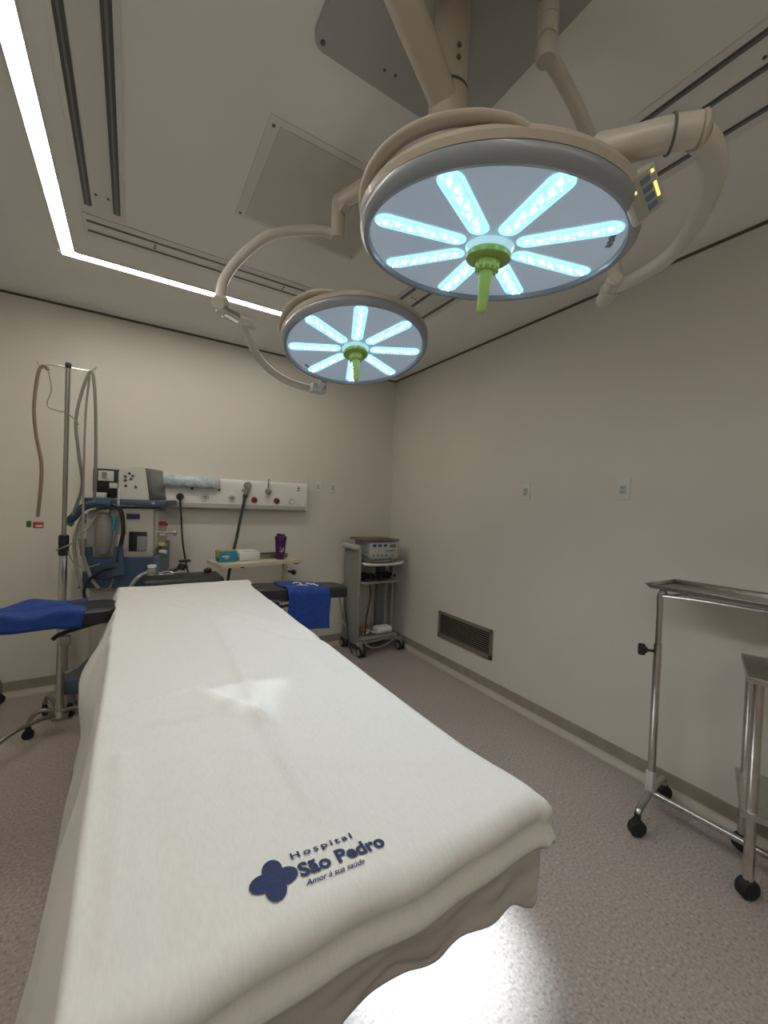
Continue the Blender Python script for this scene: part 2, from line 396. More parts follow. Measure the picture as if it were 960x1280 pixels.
def lamp(name, label, c, n, petal_off, window, arcs, extras):
    c = V(c); n = V(n).normalized()           # n points down out of the lens
    root = thing(name, label, 'surgical lamp', c)
    F = frame(-n, (0, 1, 0))                  # local x,y in the disc; local z = upwards (back of the lamp)
    # make local x follow world x
    xax = V((1, 0, 0)); xax = (xax - n * xax.dot(n)).normalized(); zax = -n; yax = zax.cross(xax)
    F = Matrix((xax, yax, zax)).transposed()
    T = Matrix.Translation(c) @ F.to_4x4()
    RG, RO = .29, .314
    MB(T).lathe([(0, -.002), (RG, -.002), (RG + .004, .004), (0, .004)], seg=64).build('lens', 'lens', root)
    MB(T).lathe([(RG - .002, -.001), (RG + .002, -.012), (RG + .012, -.014), (RO - .002, -.004), (RO, .006), (RO, .014), (RO - .006, .018), (RG, .016), (RG - .002, -.001)], seg=72).build('rim', 'rim', root)
    MB(T).lathe([(RO - .004, .018), (RO - .012, .024), (RG - .05, .029), (.10, .034), (0, .035)], seg=64).build('back_shell', 'beige', root)
    # raised cowl round the back; over the window it becomes an arched carrying bar
    w0, w1 = [radians(d) for d in window]
    cw = MB(T); prof = [(RO - .002, .017), (RO + .002, .029), (RO - .004, .041), (RO - .022, .048), (RO - .12, .050), (RO - .15, .032)]
    cw.lathe(prof, seg=60, a0=w1, a1=w0 + 2 * pi)
    cw.build('cowl', 'beige', root)
    N = 40
    bar = MB(T); pts = []
    for k in range(N + 1):
        a = w0 - .04 + (w1 - w0 + .08) * k / N; s = sin(pi * k / N)
        rr = RO - .012 + .008 * s ** .6; pts.append((rr * cos(a), rr * sin(a), .034 + .032 * s ** .6))
    bar.tube(pts, .0145, seg=14, smooth=0, flat=.62); bar.build('carrying_bar', 'beige', root)
    # eight LED modules with their chips
    for k in range(8):
        a = radians(petal_off + 45 * k); d = V((cos(a), sin(a), 0)); s = V((-sin(a), cos(a), 0))
        def outline(w, r0, r1):
            o = []
            for j in range(9): q = -pi / 2 + pi * j / 8; o.append((r1 + w * cos(q), w * sin(q)))
            for j in range(9): q = pi / 2 + pi * j / 8; o.append((r0 + w * .9 * cos(q), w * .9 * sin(q)))
            return o
        e = MB(T); e.prism(outline(.0265, .088, .258), (0, 0, -.0045), d, s, (0, 0, 1), .002)
        ed = e.build('led_module', 'petaledge', root)
        m = MB(T); m.prism(outline(.0215, .089, .257), (0, 0, -.0058), d, s, (0, 0, 1), .003)
        m.build('module_cover', 'petal', ed)
        ch = MB(T)
        for j in range(7):
            r = .088 + .0285 * j; p = d * r + s * (.0025 if j % 2 else -.0025)
            ch.lathe([(0, -.0095), (.0042, -.0088), (.0058, -.0055)], p, (0, 0, 1), 10)
            for sg in (-1, 1): ch.lathe([(0, -.0075), (.0014, -.0073), (.0018, -.0055)], p + d * .014 + s * .009 * sg, (0, 0, 1), 6)
        ch.build('led_chips', 'ledchip', ed)
    MB(T).lathe([(0, -.016), (.05, -.016), (.058, -.004), (0, -.002)], seg=40).build('lens_hub', 'hub', root)
    hd = MB(T); hd.mi = 1
    hd.lathe([(0, -.016), (.049, -.016), (.053, -.02), (.053, -.03), (.047, -.034), (0, -.034)], seg=40)
    hd.box((.047, 0, -.022), (.02, .02, .012), .004)
    hd.mi = 0
    hd.lathe([(0, -.034), (.03, -.034), (.028, -.05), (.022, -.055), (0, -.055)], seg=28)
    for k in range(12):
        a = 2 * pi * k / 12; hd.box((.026 * cos(a), .026 * sin(a), -.047), (.006, .005, .022), .001, rot=a)
    hd.lathe([(0, -.05), (.0165, -.052), (.0165, -.075), (.0145, -.085), (.0118, -.138), (.0108, -.147), (.006, -.151), (0, -.152)], seg=24)
    hd.build('handle', ['green', 'greendk'], root)
    return root, T

L1, T1 = lamp('surgical_lamp', 'large nearer round surgical lamp with eight glowing arms and a lime handle', (.716, .719, 2.011), (.011, .141, -1), 28.4, (146, 232), None, None)
L2, T2 = lamp('surgical_lamp', 'smaller looking farther surgical lamp hanging before the corner of the walls', (.81, 1.593, 2.056), (-.032, -.208, -1), 22., (150, 226), None, None)
L1['group'] = L2['group'] = 'surgical lamps'

# lamp 1: spring arm, knuckle, fork arcs, bracket, control panel
a = MB(); a.tube([(.662, .835, 2.385), (.625, .822, 2.415), (.478, .778, 2.50), (.36, .742, 2.575)], lambda t: .034 + .006 * t, seg=14, smooth=5, flat=.9); a.build('spring_arm', 'beige', L1)
a = MB(); a.tube([(.36, .742, 2.575), (.42, .66, 2.625), (.62, .60, 2.63), (.78, .64, 2.63), (.835, .675, 2.625)], .024, seg=12); a.build('upper_arm', 'beige', L1)
a = MB(); a.cyl((.835, .675, 2.645), (.835, .675, 2.535), .025, seg=20, bev=.003); a.cyl((.835, .675, 2.58), (.835, .675, 2.576), .0265, seg=20)
a.lathe([(0, .0), (.02, 0), (.026, -.008), (.027, -.04), (.022, -.055), (0, -.06)], (.835, .675, 2.535)); a.build('knuckle', 'armw', L1)
pts = []
for k in range(13):
    q = radians(78 - 78 * k / 12); pts.append((.727 + .49 * cos(q) * 1.0, .675 + .025 * (k / 12), 2.035 + .475 * sin(q)))
a = MB(); a.tube([(.838, .675, 2.50)] + pts, .0175, seg=12, smooth=2); a.build('fork_arm', 'armw', L1)
pts = [(.826, .338, 2.045), (.872, .337, 2.045), (.955, .362, 2.045), (1.065, .432, 2.045), (1.155, .525, 2.045), (1.185, .62, 2.045), (1.195, .69, 2.045)]
a = MB(); a.tube(pts, lambda t: .023 - .007 * t, seg=14, smooth=6); a.build('fork_arm', 'armw', L1)
a = MB(); a.cyl((1.155, .66, 2.055), (1.195, .70, 2.043), .022, seg=18, bev=.004); a.cyl((1.185, .69, 2.045), (1.225, .735, 2.035), .026, .023, seg=18, bev=.004); a.build('joint', 'armw', L1)
a = MB(); a.tube([(.745, .47, 2.075), (.752, .425, 2.055), (.782, .372, 2.05), (.815, .335, 2.05)], lambda t: .029 - .003 * t, seg=18, smooth=6); a.build('bracket', 'armw', L1)
d = (V((.815, .335, 2.05)) - V((.782, .372, 2.05))).normalized()
a = MB(); a.cyl(V((.787, .367, 2.05)), V((.787, .367, 2.05)) + d * .004, .0305, seg=24); a.build('bracket_ring', 'slot', L1)
a = MB(); a.cyl(V((.815, .335, 2.05)), V((.815, .335, 2.05)) + d * .014, .0268, seg=24, bev=.005); a.build('end_cap', 'beige', L1)
# control panel on the rim
F = frame((-.30, -.78, -.55), (0, 0, 1)); Tp = Matrix.Translation((.800, .414, 1.980)) @ F.to_4x4() @ Matrix.Rotation(radians(48), 4, 'Z')
cp = MB(Tp); cp.box((0, 0, 0), (.062, .082, .018), .006); cpo = cp.build('control_panel', 'lightgrey', L1)
c2 = MB(Tp); c2.box((0, 0, .0095), (.050, .070, .002), .0008); c2.build('panel_face', 'panelgrey', cpo)
for k in range(4):
    c2 = MB(Tp); c2.box((.006, -.024 + .0155 * k, .0112), (.018, .010, .0025), .001); c2.build('button', 'btn_blue', cpo)
c2 = MB(Tp)
c2.box((.020, -.004, .0112), (.004, .026, .002)); c2.box((.021, .028, .0112), (.004, .005, .002)); c2.box((-.016, .026, .0112), (.004, .004, .002)); c2.box((-.016, .016, .0112), (.004, .004, .002)); c2.build('indicator_light', 'btn_y', cpo)
# faint maker's marking on the lens
for T, root, ang, rr in ((T1, L1, 300, .262), (T2, L2, 108, .262)):
    mk = MB(T)
    for k in range(9):
        q = radians(ang + k * 1.9); p = V((cos(q), sin(q), 0)) * (rr + (k % 2) * .002); mk.box(p + V((0, 0, -.0032)), (.012, .0062, .0015), 0, rot=q)
    mk.build('lens_marking', 'rim', root)

# lamp 2
a = MB(); a.tube([(.675, .885, 2.32), (.668, 1.0, 2.35), (.655, 1.2, 2.44), (.648, 1.40, 2.515)], .03, seg=14, smooth=5); a.build('spring_arm', 'beige', L2)
a = MB(); a.cyl((.632, 1.412, 2.515), (.672, 1.412, 2.515), .040, seg=28, bev=.006); a.cyl((.645, 1.455, 2.535), (.645, 1.455, 2.392), .026, seg=20, bev=.004); a.cyl((.645, 1.455, 2.475), (.645, 1.455, 2.471), .0275, seg=20); a.ball((.645, 1.43, 2.52), .032); a.build('knuckle', 'armw', L2)
pts = [(.645, 1.46, 2.405), (.58, 1.50, 2.425), (.43, 1.56, 2.385), (.335, 1.60, 2.30), (.270, 1.62, 2.19), (.252, 1.585, 2.085)]
a = MB(); a.tube(pts, .018, seg=12, smooth=7); a.build('fork_arm', 'armw', L2)
a = MB(); a.cyl((.240, 1.555, 2.07), (.264, 1.60, 2.10), .024, seg=16, bev=.003); a.tube([(.245, 1.575, 2.065), (.30, 1.59, 2.05), (.385, 1.61, 2.048)], .017, seg=12); a.build('joint', 'armw', L2)
a = MB(); a.cyl((.268, 1.583, 2.058), (.318, 1.594, 2.049), .0195, seg=18); a.build('collar', 'chrome', L2)
pts = [(.345, 1.595, 2.045), (.37, 1.66, 2.03), (.42, 1.76, 2.01), (.50, 1.87, 1.99), (.60, 1.955, 1.975), (.70, 1.995, 1.968), (.77, 2.0, 1.965)]
a = MB(); a.tube(pts, lambda t: .015 + .003 * t, seg=12, smooth=6); a.build('fork_arm', 'armw', L2)
a = MB(); a.box((.80, 1.985, 1.965), (.085, .055, .045), .012, rot=.1); a.cyl((.80, 1.97, 1.97), (.805, 1.915, 1.995), .018); a.build('end_joint', 'lightgrey', L2)

# ------------------------------------------------------------------ operating table under the sheet
ZT = .88
xL, xR_, yFt, yHd = -.040, .592, .466, 2.60
ot = thing('operating_table', 'operating table under the white sheet with black arm boards and head rest', 'operating table', (.28, 1.5, 0))
a = MB(); a.box((.28, 1.54, .825), (.56, 2.10, .056), .02); a.build('mattress', 'black_pad', ot)
a = MB(); a.box((.28, 1.54, .772), (.54, 2.10, .05), .005); a.build('table_frame', 'greymetal', ot)
for x in (-.02, .58):
    a = MB(); a.box((x, 1.6, .775), (.012, 1.9, .028), .003); a.build('side_rail', 'steel', ot)
a = MB(); a.box((.28, 1.55, .44), (.26, .34, .62), .02); a.build('column', 'lightgrey', ot)
a = MB(); a.box((.28, 1.5, .10), (.42, 1.1, .10), .03); a.build('base', 'lightgrey', ot)
for x in (.11, .45):
    for y in (1.05, 1.95):
        a = MB(); a.cyl((x - .015, y, .028), (x + .015, y, .028), .028); a.build('caster', 'rubber', ot)
a = MB(); a.box((.285, 2.82, .862), (.45, .25, .055), .022, seg=3); hr = a.build('head_rest', 'black_pad', ot)
for x in (.2, .37):
    a = MB(); a.box((x, 2.66, .80), (.025, .22, .012), .003); a.build('head_rest_bar', 'steel', ot)
a = MB(); a.box((.28, 2.70, .825), (.3, .06, .05), .01); a.build('head_rest_bracket', 'greymetal', ot)
# clamp with a black knob beside the head rest
a = MB(); a.tube([(.19, 2.95, .885), (.25, 2.955, .905), (.29, 2.955, .925)], .012); a.lathe([(0, 0), (.022, 0), (.028, .018), (.022, .038), (0, .042)], (.285, 2.955, .905), (.3, 0, 1)); a.box((.305, 2.955, .962), (.07, .03, .018), .006); a.build('clamp_knob', 'black', ot)
a = MB(); a.lathe([(0, 0), (.022, 0), (.026, .02), (0, .034)], (.44, 2.90, .888), (0, 0, 1)); a.build('clamp_knob', 'black', ot)
# arm boards
def armboard(x0, x1, y0, y1, z, slope):
    poly = rrect(x0, x1, y0, y1, .06)
    a = MB(); n = len(poly); zz = lambda x: z + slope * (x - (x0 if slope > 0 or x0 < 0 else x0))
    lo = [a.bm.verts.new((p[0], p[1], zz(p[0]))) for p in poly]; hi = [a.bm.verts.new((p[0], p[1], zz(p[0]) + .05)) for p in poly]
    hi2 = [a.bm.verts.new(((p[0] - (x0 + x1) / 2) * .97 + (x0 + x1) / 2, (p[1] - (y0 + y1) / 2) * .92 + (y0 + y1) / 2, zz(p[0]) + .058)) for p in poly]
    a.bm.faces.new(list(reversed(lo))); a.bm.faces.new(hi2)
    for A, B in ((lo, hi), (hi, hi2)):
        for k in range(n):
            j = (k + 1) % n; a.bm.faces.new((A[k], A[j], B[j], B[k]))
    return a
ab = armboard(-.62, -.05, 2.14, 2.37, .806, .018).build('arm_board', 'black_pad', ot)
a = MB(); a.tube([(-.02, 2.25, .77), (-.10, 2.24, .795), (-.16, 2.22, .79), (-.25, 2.22, .765), (-.275, 2.22, .745)], .009, seg=8); a.build('arm_board_lever', 'black', ab)
a = MB(); a.box((-.20, 2.25, .795), (.3, .04, .02), .004); a.build('arm_board_rail', 'steel', ab)
a = MB(); a.box((-.232, 2.22, .735), (.038, .03, .045), .008); a.cyl((-.232, 2.22, .715), (-.232, 2.22, .60), .012, .011, seg=12, bev=.003); plabel(a.build('arm_board_clamp', 'dullsteel', ab), 'dull steel clamp with hanging lever')
ab2 = armboard(.60, 1.19, 2.28, 2.50, .822, -.055).build('arm_board', 'black_pad', ot)
a = MB(); a.box((.85, 2.39, .785), (.45, .05, .02), .004); a.build('arm_board_rail', 'steel', ab2)
a = MB(); a.tube([(.62, 2.30, .79), (.70, 2.27, .775), (.80, 2.29, .775)], .008, seg=8); a.build('arm_board_lever', 'black', ab2)

# ------------------------------------------------------------------ the sheet
ridges = [  # (points, height, width)
    ([(.302, 1.909), (.29, 1.377), (.274, 1.092), (.264, .936), (.264, .811), (.266, .60)], .0065, .012),
    ([(-.03, 1.09), (.06, 1.13), (.154, 1.143)], .005, .012),
    ([(.154, 1.143), (.21, 1.0), (.272, .895)], .007, .014),
    ([(.154, 1.143), (.27, 1.15), (.382, 1.123)], -.004, .014),
    ([(-.03, .99), (.03, 1.02), (.145, .999), (.22, 1.01)], .0045, .010),
    ([(.012, 2.52), (.296, 1.95), (.493, 1.513), (.58, 1.40)], -.008, .020),
    ([(.03, 2.50), (.32, 2.02), (.52, 1.6)], .006, .018),
    ([(.42, 1.75), (.50, 1.2), (.53, .9)], .003, .02),
    ([(.05, .85), (.15, .86), (.24, .80)], .0025, .016),
    ([(.31, .75), (.42, .66), (.56, .60)], .003, .02),
    ([(.02, .76), (.03, .62), (.035, .5)], -.005, .016),
    ([(-.005, .9), (.004, .72), (-.004, .52)], .006, .014),
]
def segdist(px, py, a, b):
    dx, dy = b[0] - a[0], b[1] - a[1]; t = max(0., min(1., ((px - a[0]) * dx + (py - a[1]) * dy) / (dx * dx + dy * dy)))
    return math.hypot(px - a[0] - t * dx, py - a[1] - t * dy)
def hgt(x, y):
    h = .004 * (noise.noise(V((x * 5, y * 3.2, 1.3))))
    if y > .58: h += .0022 * noise.noise(V((x * 13, y * 8, 4.1)))
    for pts, amp, w in ridges:
        d = min(segdist(x, y, pts[k], pts[k + 1]) for k in range(len(pts) - 1))
        if d < 4 * w: h += 1.5 * amp * exp(-(d / w) ** 2 * .5)
    # facet between three creases, shaped to carry the bright patch of light
    A, B, C_ = (.154, 1.143), (.382, 1.123), (.272, .895)
    def side(a, b): return (b[0] - a[0]) * (y - a[1]) - (b[1] - a[1]) * (x - a[0])
    s1, s2, s3 = side(A, C_), side(C_, B), side(B, A)
    if s1 > 0 and s2 > 0 and s3 > 0: h += .010 * min(1, 4 * s2 / .05) * min(1., s3 / .045)
    return h
def bend(d, r, th):
    """cloth going d past an edge of radius r, hanging at angle th from the horizontal"""
    if d <= 0: return 0., 0.
    q = min(d / r, th); e = max(0., d - r * th)
    return r * sin(q) + e * cos(th), r * (1 - cos(q)) + e * sin(th)
def flare(y):
    return .165 + .02 * exp(-((y - 1.0) / .3) ** 2)
HL, HR, HF = .80, .40, .105
def sheet_point(s, t):
    """s across (xL-HL .. xR+HR), t along (yFt-HF .. yHd+.12)"""
    r = .03
    dl, dr, df, dh = max(0, xL - s), max(0, s - xR_), max(0, yFt - t), max(0, t - yHd)
    x = min(max(s, xL), xR_); y = min(max(t, yFt), yHd)
    base = hgt(x, y)
    if s > .4: x += .022 * exp(-((y - .47) / .10) ** 2) * (min(s, xR_) - .4) / .19 + .03 * max(0., (y - 2.35) / .25) * (min(s, xR_) - .4) / .19
    fl = flare(t)
    if dr: dr *= .26
    if dr and t < yFt: dr *= .9
    ol, zl = bend(dl, .014, pi / 2 - fl); orr, zr = bend(dr, r, pi / 2 - .10)
    of, zf = bend(df, .034, pi / 2 + .10); oh, zh = bend(dh, r, pi / 2 - .1)
    z = ZT + base * max(0., 1 - (dl + dr + df) / .06) - sqrt(zl ** 2 + zr ** 2 + zf ** 2 + zh ** 2) if (dl or dr) and (df or dh) else ZT + base * max(0., 1 - (dl + dr + df) / .06) - zl - zr - zf - zh
    if dr and df: z = ZT - max(zr, zf)
    if dl:
        g = min(1., dl / .25)
        # hanging folds
        ol += g * (.012 * sin(t * 8.5 + .6 * sin(t * 3.1)) + .006 * sin(t * 19 + 1.) + .010 * noise.noise(V((t * 4, s * 4, 2.))))
        if t > 1.35: ol += .013 * min(1., dl / .05) * exp(-((dl - .1) / .12) ** 2) * sin(t * 34 + 9 * dl) * min(1., (t - 1.35) * 2)
        ol += .058 * exp(-((t - 1.85) / .22) ** 2) * exp(-((dl - .2) / .11) ** 2) + .015 * exp(-((t - 2.25) / .14) ** 2) * exp(-((dl - .26) / .12) ** 2)
    if dr:
        g = min(1., dr / .25); orr += g * (.012 * sin(t * 11) + .006 * sin(t * 23))
    if df:
        g = min(1., df / .06); of += g * (.004 * sin(s * 19 + .8) + .002 * sin(s * 41))
        of -= .008 * exp(-((df - .066) / .012) ** 2)
        if df > .05: of += .006 * exp(-((df - .095) / .012) ** 2)      # rolled hem
    return V((x - ol + orr, y - of + oh, z))
smb = MB()
def axis(lo, a, b, hi, coarse, fine):
    out = []; v = lo
    while v < hi - 1e-6:
        out.append(v); v += fine if (a - .045 < v < a + .012 or b - .012 < v < b + .045) else coarse
    out.append(hi); return out
S = axis(xL - HL, xL, xR_, xR_ + HR, .0085, .004); Tt = axis(yFt - HF, yFt, yHd, yHd + .12, .0095, .004)
vs = [[smb.bm.verts.new(sheet_point(s, t)) for t in Tt] for s in S]
for i in range(len(S) - 1):
    for j in range(len(Tt) - 1): smb.bm.faces.new((vs[i][j], vs[i + 1][j], vs[i + 1][j + 1], vs[i][j + 1]))
sheet = tag(smb.build('sheet', 'sheet', angle=180), 'white cotton sheet with navy hospital logo draped over the operating table', 'sheet')
so = sheet.modifiers.new('thickness', 'SOLIDIFY'); so.thickness = .0022; so.offset = -1

# embroidered logo
def place_text(body, x0, y0, x1, cap, bold=0., shear=0., spacing=1., name='lettering'):
    cu = bpy.data.curves.new(name, 'FONT'); cu.body = body; cu.size = 1.; cu.offset = bold; cu.shear = shear; cu.space_character = spacing
    cu.extrude = 0.; cu.resolution_u = 3
    ob = bpy.data.objects.new(name, cu); COL.objects.link(ob)
    bpy.context.view_layer.update()
    me = bpy.data.meshes.new_from_object(ob.evaluated_get(bpy.context.evaluated_depsgraph_get()))
    COL.objects.unlink(ob); bpy.data.objects.remove(ob); bpy.data.curves.remove(cu)
    xs = [v.co.x for v in me.vertices]; mx, Mx = min(xs), max(xs)
    k = (x1 - x0) / (Mx - mx); ky = cap / .72; tilt = -.085
    for v in me.vertices:
        lx = (v.co.x - mx) * k; ly = v.co.y * ky
        x = x0 + lx; y = y0 + ly + lx * tilt
        v.co = V((x, y, ZT + hgt(x, y) + .0018))
    me.materials.append(M['navy'])
    o = bpy.data.objects.new(name, me); COL.objects.link(o); o.parent = sheet
    return o
plabel(place_text('Hospital', .2005, .5305, .2915, .0105, .022, 0, 1.35), 'navy embroidered word Hospital')
plabel(place_text('São Pedro', .203, .4985, .329, .0215, .035, 0, 1.), 'navy embroidered words São Pedro')
plabel(place_text('Amor à sua saúde', .2035, .4830, .288, .0085, .012, .45, .95), 'small navy slanted motto')
cl = MB()
for k in range(4):
    q = radians(90 * k - 6); cx, cy = .1705 + .0150 * cos(q), .5125 + .0150 * sin(q)
    ring = []
    for j in range(24):
        w = 2 * pi * j / 24; lx, ly = .0165 * cos(w), .0135 * sin(w)
        x = cx + lx * cos(q) - ly * sin(q); y = cy + lx * sin(q) + ly * cos(q)
        ring.append(cl.bm.verts.new((x, y, ZT + hgt(x, y) + .0016 + k * .0002)))
    cl.bm.faces.new(ring)
plabel(cl.build('logo_clover', 'navy', sheet), 'navy embroidered four-lobed cross')

# plastic film hanging below the sheet at the foot of the table
def film(u, v):
    x = -.06 + u * .735
    hem = .125 + .012 * sin(u * 9) + .01 * sin(u * 23) - .03 * exp(-((u - .86) / .05) ** 2)
    ee = max(0., (u - .93) / .07)
    d = v * hem * (1 - .25 * ee)
    y = .466 - .020 - .007 * sin(x * 17 + v * 3 + 2 * sin(x * 5)) * v - .002 * sin(x * 51) * v + .012 * v + ee * ee * .045
    y -= .010 * noise.noise(V((x * 14, v * 5, 3.))) * v
    return (x + .012 * sin(v * pi) * ee, y + .014 * sin(v * pi) * 0, .815 - d + .08 * (0) )
f_ = MB(); f_.grid(film, 110, 24)
pf = tag(f_.build('plastic_cover', 'plastic_film', angle=180), 'shiny pinkish plastic cover hanging below the sheet at the foot of the table', 'plastic cover')
so = pf.modifiers.new('thickness', 'SOLIDIFY'); so.thickness = .001

# blue cloths on the arm boards
def cloth_left(u, v):
    x = -.66 + .49 * u + .012 * sin(v * 7); yy = 2.10 + .30 * v * (.42 + .58 * min(1., u / .55))
    e = max(0., .12 - v) / .12
    z = .872 + .018 * (x + .62) - .010 * max(0., u - .8) * 5 + .009 * sin(x * 26 + v * 5) * (1 - e) + .006 * noise.noise(V((x * 12, v * 4, 0)))
    z += .012 * exp(-((v - .55 + .4 * (u - .5)) / .09) ** 2) - .10 * max(0, .5 - u) ** 2
    return (x, yy if v > .12 else 2.10 + .036 - .004 * sin(x * 30), z - e * .065)
b_ = MB(); b_.grid(cloth_left, 60, 40)
o = tag(b_.build('blue_cloth', 'blue_cloth', angle=180), 'crumpled royal blue cloth lying over the left arm board', 'cloth', 'blue cloths on the arm boards')
so = o.modifiers.new('t', 'SOLIDIFY'); so.thickness = .004; so.offset = 1
def cloth_right(u, v):
    # over the board top, then hanging down the near side
    x = .775 + .262 * u; zt = .882 - .055 * (x - .60)
    if v < .42:
        w = v / .42; return (x + (1 - w) * -.02, 2.49 - .215 * w, zt + .004 * sin(w * 9 + u * 4) + .002)
    w = (v - .42) / .58
    return (x + .004 * sin(w * 6), 2.272 - .014 * sin(min(w * 8, 1) * pi / 2) - .01 * w + .005 * sin(u * 11) * w, zt - .235 * w)
b_ = MB(); b_.grid(cloth_right, 24, 50)
bc = tag(b_.build('blue_cloth', 'blue_cloth', angle=180), 'flat royal blue cloth with white print hanging over the right arm board', 'cloth', 'blue cloths on the arm boards')
so = bc.modifiers.new('t', 'SOLIDIFY'); so.thickness = .003; so.offset = 1
pr_ = MB()
for pts in ([(.86, 2.42), (.885, 2.44), (.91, 2.42), (.89, 2.37), (.925, 2.34)], [(.945, 2.42), (.97, 2.38), (.99, 2.33)], [(.95, 2.36), (.995, 2.41)], [(.865, 2.36), (.895, 2.345)]):
    pr_.tube([(x, y, .882 - .055 * (x - .60) + .0075) for x, y in pts], .005, seg=6, flat=.5)
pr_.tube([(.925, 2.258, .755), (.935, 2.258, .765), (.945, 2.258, .785)], .0035, seg=6)
pr_.build('white_print', 'white', bc)
a = MB(); a.box((.69, 2.33, .73), (.12, .02, .11), .004); a.box((.735, 2.32, .77), (.03, .05, .02), .004)
tag(a.build('strap', 'blue_cloth'), 'folded dark blue strap hanging under the right arm board by the sheet', 'strap')

# ------------------------------------------------------------------ casters and stands
def caster(mb_root, p, r=.03, head=None, ax=(1, 0, 0), name='caster', mname='rubber', wid=.022):
    p = V(p); ax = V(ax).normalized()
    a = MB(); a.cyl(p - ax * wid * .5, p + ax * wid * .5, r, seg=22, bev=.005)
    a.cyl(p + V((0, 0, r * .6)), p + V((0, 0, r + .028)), .013, seg=12)
    a.box(p + V((0, 0, r * .75)), (.03, .03, r * .7), .006, rot=atan2(ax.y, ax.x))
    return a.build(name, mname, mb_root)

PX, PY = -.325, 2.93
iv = thing('iv_stand', 'chrome infusion stand with hanging tubes behind the left arm board', 'infusion stand', (PX, PY, 0))
a = MB(); a.cyl((PX, PY, .11), (PX, PY, 1.02), .0195, seg=18); a.build('lower_pole', 'chrome', iv)
a = MB(); a.cyl((PX, PY, 1.0), (PX, PY, 2.09), .0115, seg=16); a.build('upper_pole', 'dullsteel', iv)
a = MB(); a.cyl((PX, PY, 1.02), (PX, PY, 1.14), .025, seg=18, bev=.006); a.build('grip', 'black', iv)
a = MB(); a.cyl((PX, PY, 2.085), (PX, PY, 2.115), .015, seg=14, bev=.003); a.build('pole_cap', 'black', iv)
a = MB(); a.tube([(PX - .10, PY, 2.06), (PX - .085, PY, 2.088), (PX, PY, 2.09), (PX + .085, PY, 2.09), (PX + .115, PY, 2.10), (PX + .13, PY, 2.12)], .004, seg=8); a.tube([(PX - .10, PY, 2.06), (PX - .12, PY, 2.07), (PX - .135, PY, 2.095)], .004, seg=8); a.build('hook_bar', 'steel', iv)
a = MB(); a.lathe([(0, .085), (.04, .085), (.045, .10), (.03, .13), (0, .135)], (PX, PY, 0)); a.build('leg_hub', 'dullsteel', iv)
for (dx, dy) in ((-.135, -.01), (-.25, -.33), (.16, -.10), (-.10, .26)):
    L = math.hypot(dx, dy); e = V((dx, dy, 0)); a = MB()
    a.tube([(PX, PY, .105), V((PX, PY, .14)) + e * .35, V((PX, PY, .145)) + e * .7, V((PX, PY, .115)) + e * .93, V((PX, PY, .066)) + e], .0115, seg=10)
    lg = a.build('leg', 'dullsteel', iv); caster(lg, (PX + dx, PY + dy, .028), .028, ax=(-dy, dx, 0))

# tubes hanging on the stand
def hang(name, label, cat, pts, r, m, seg=8, group=None):
    a = MB(); a.tube(pts, r, seg=seg, smooth=6); return tag(a.build(name, m), label, cat, group)
Yv = PY - .01
tb = hang('monitor_cable', 'brown lead hanging left of the infusion stand with coloured plugs', 'cable', [(PX - .085, Yv, 2.055), (PX - .105, Yv, 2.075), (PX - .128, Yv, 2.03), (PX - .142, Yv, 1.85), (PX - .132, Yv, 1.70), (PX - .105, Yv, 1.53), (PX - .108, Yv, 1.36), (PX - .116, Yv, 1.24)], .0085, 'browntube')
a = MB(); a.box((PX - .112, Yv, 1.195), (.045, .02, .035), .005); plabel(a.build('plug', 'red', tb), 'red plug')
a = MB(); a.box((PX - .152, Yv, 1.20), (.02, .02, .035), .005); plabel(a.build('plug', 'green_conn', tb), 'green plug')
a = MB(); a.box((PX - .107, Yv - .006, 1.19), (.03, .016, .01), .002); plabel(a.build('plug_stripe', 'white', tb), 'white stripe')
hang('breathing_hose', 'long grey hose looped over the right hook of the infusion stand', 'hose', [(PX + .03, Yv + .1, 1.25), (PX + .075, Yv + .05, 1.42), (PX + .06, Yv, 1.60), (PX + .042, Yv, 1.78), (PX + .06, Yv, 1.93), (PX + .095, Yv, 2.07), (PX + .115, Yv, 2.075), (PX + .13, Yv, 1.93), (PX + .138, Yv, 1.70), (PX + .14, Yv, 1.50), (PX + .135, Yv + .06, 1.33)], .0085, 'hose')
hang('drip_line', 'thin clear line hanging from the right hook to a small filter', 'tube', [(PX + .10, Yv + .01, 2.06), (PX + .085, Yv + .02, 1.85), (PX + .083, Yv + .02, 1.55), (PX + .085, Yv + .02, 1.25), (PX + .09, Yv + .02, 1.09)], .0055, 'clear')
a = MB(); a.cyl((PX + .088, Yv + .02, 1.015), (PX + .088, Yv + .02, 1.075), .013, seg=14, bev=.004); a.cyl((PX + .088, Yv + .02, 1.075), (PX + .088, Yv + .02, 1.115), .016, seg=14)
tag(a.build('filter', 'dullsteel'), 'small grey filter at the bottom of the thin clear line', 'filter')
hang('drip_line', 'thin wire sagging across the upper pole of the infusion stand', 'tube', [(PX - .085, Yv, 2.05), (PX - .07, Yv, 1.95), (PX - .085, Yv - .012, 1.86), (PX - .04, Yv - .018, 1.835), (PX + .0, Yv - .018, 1.83), (PX + .045, Yv - .01, 1.79), (PX + .055, Yv - .004, 1.77)], .0035, 'clear', 6)
hang('drip_line', 'thin tube tied round the black grip of the infusion stand', 'tube', [(PX + .14, Yv + .05, 1.24), (PX + .10, Yv - .02, 1.16), (PX + .05, Yv - .035, 1.10), (PX - .0, Yv - .032, 1.07), (PX - .03, Yv - .01, 1.055)], .0045, 'hose', 6)
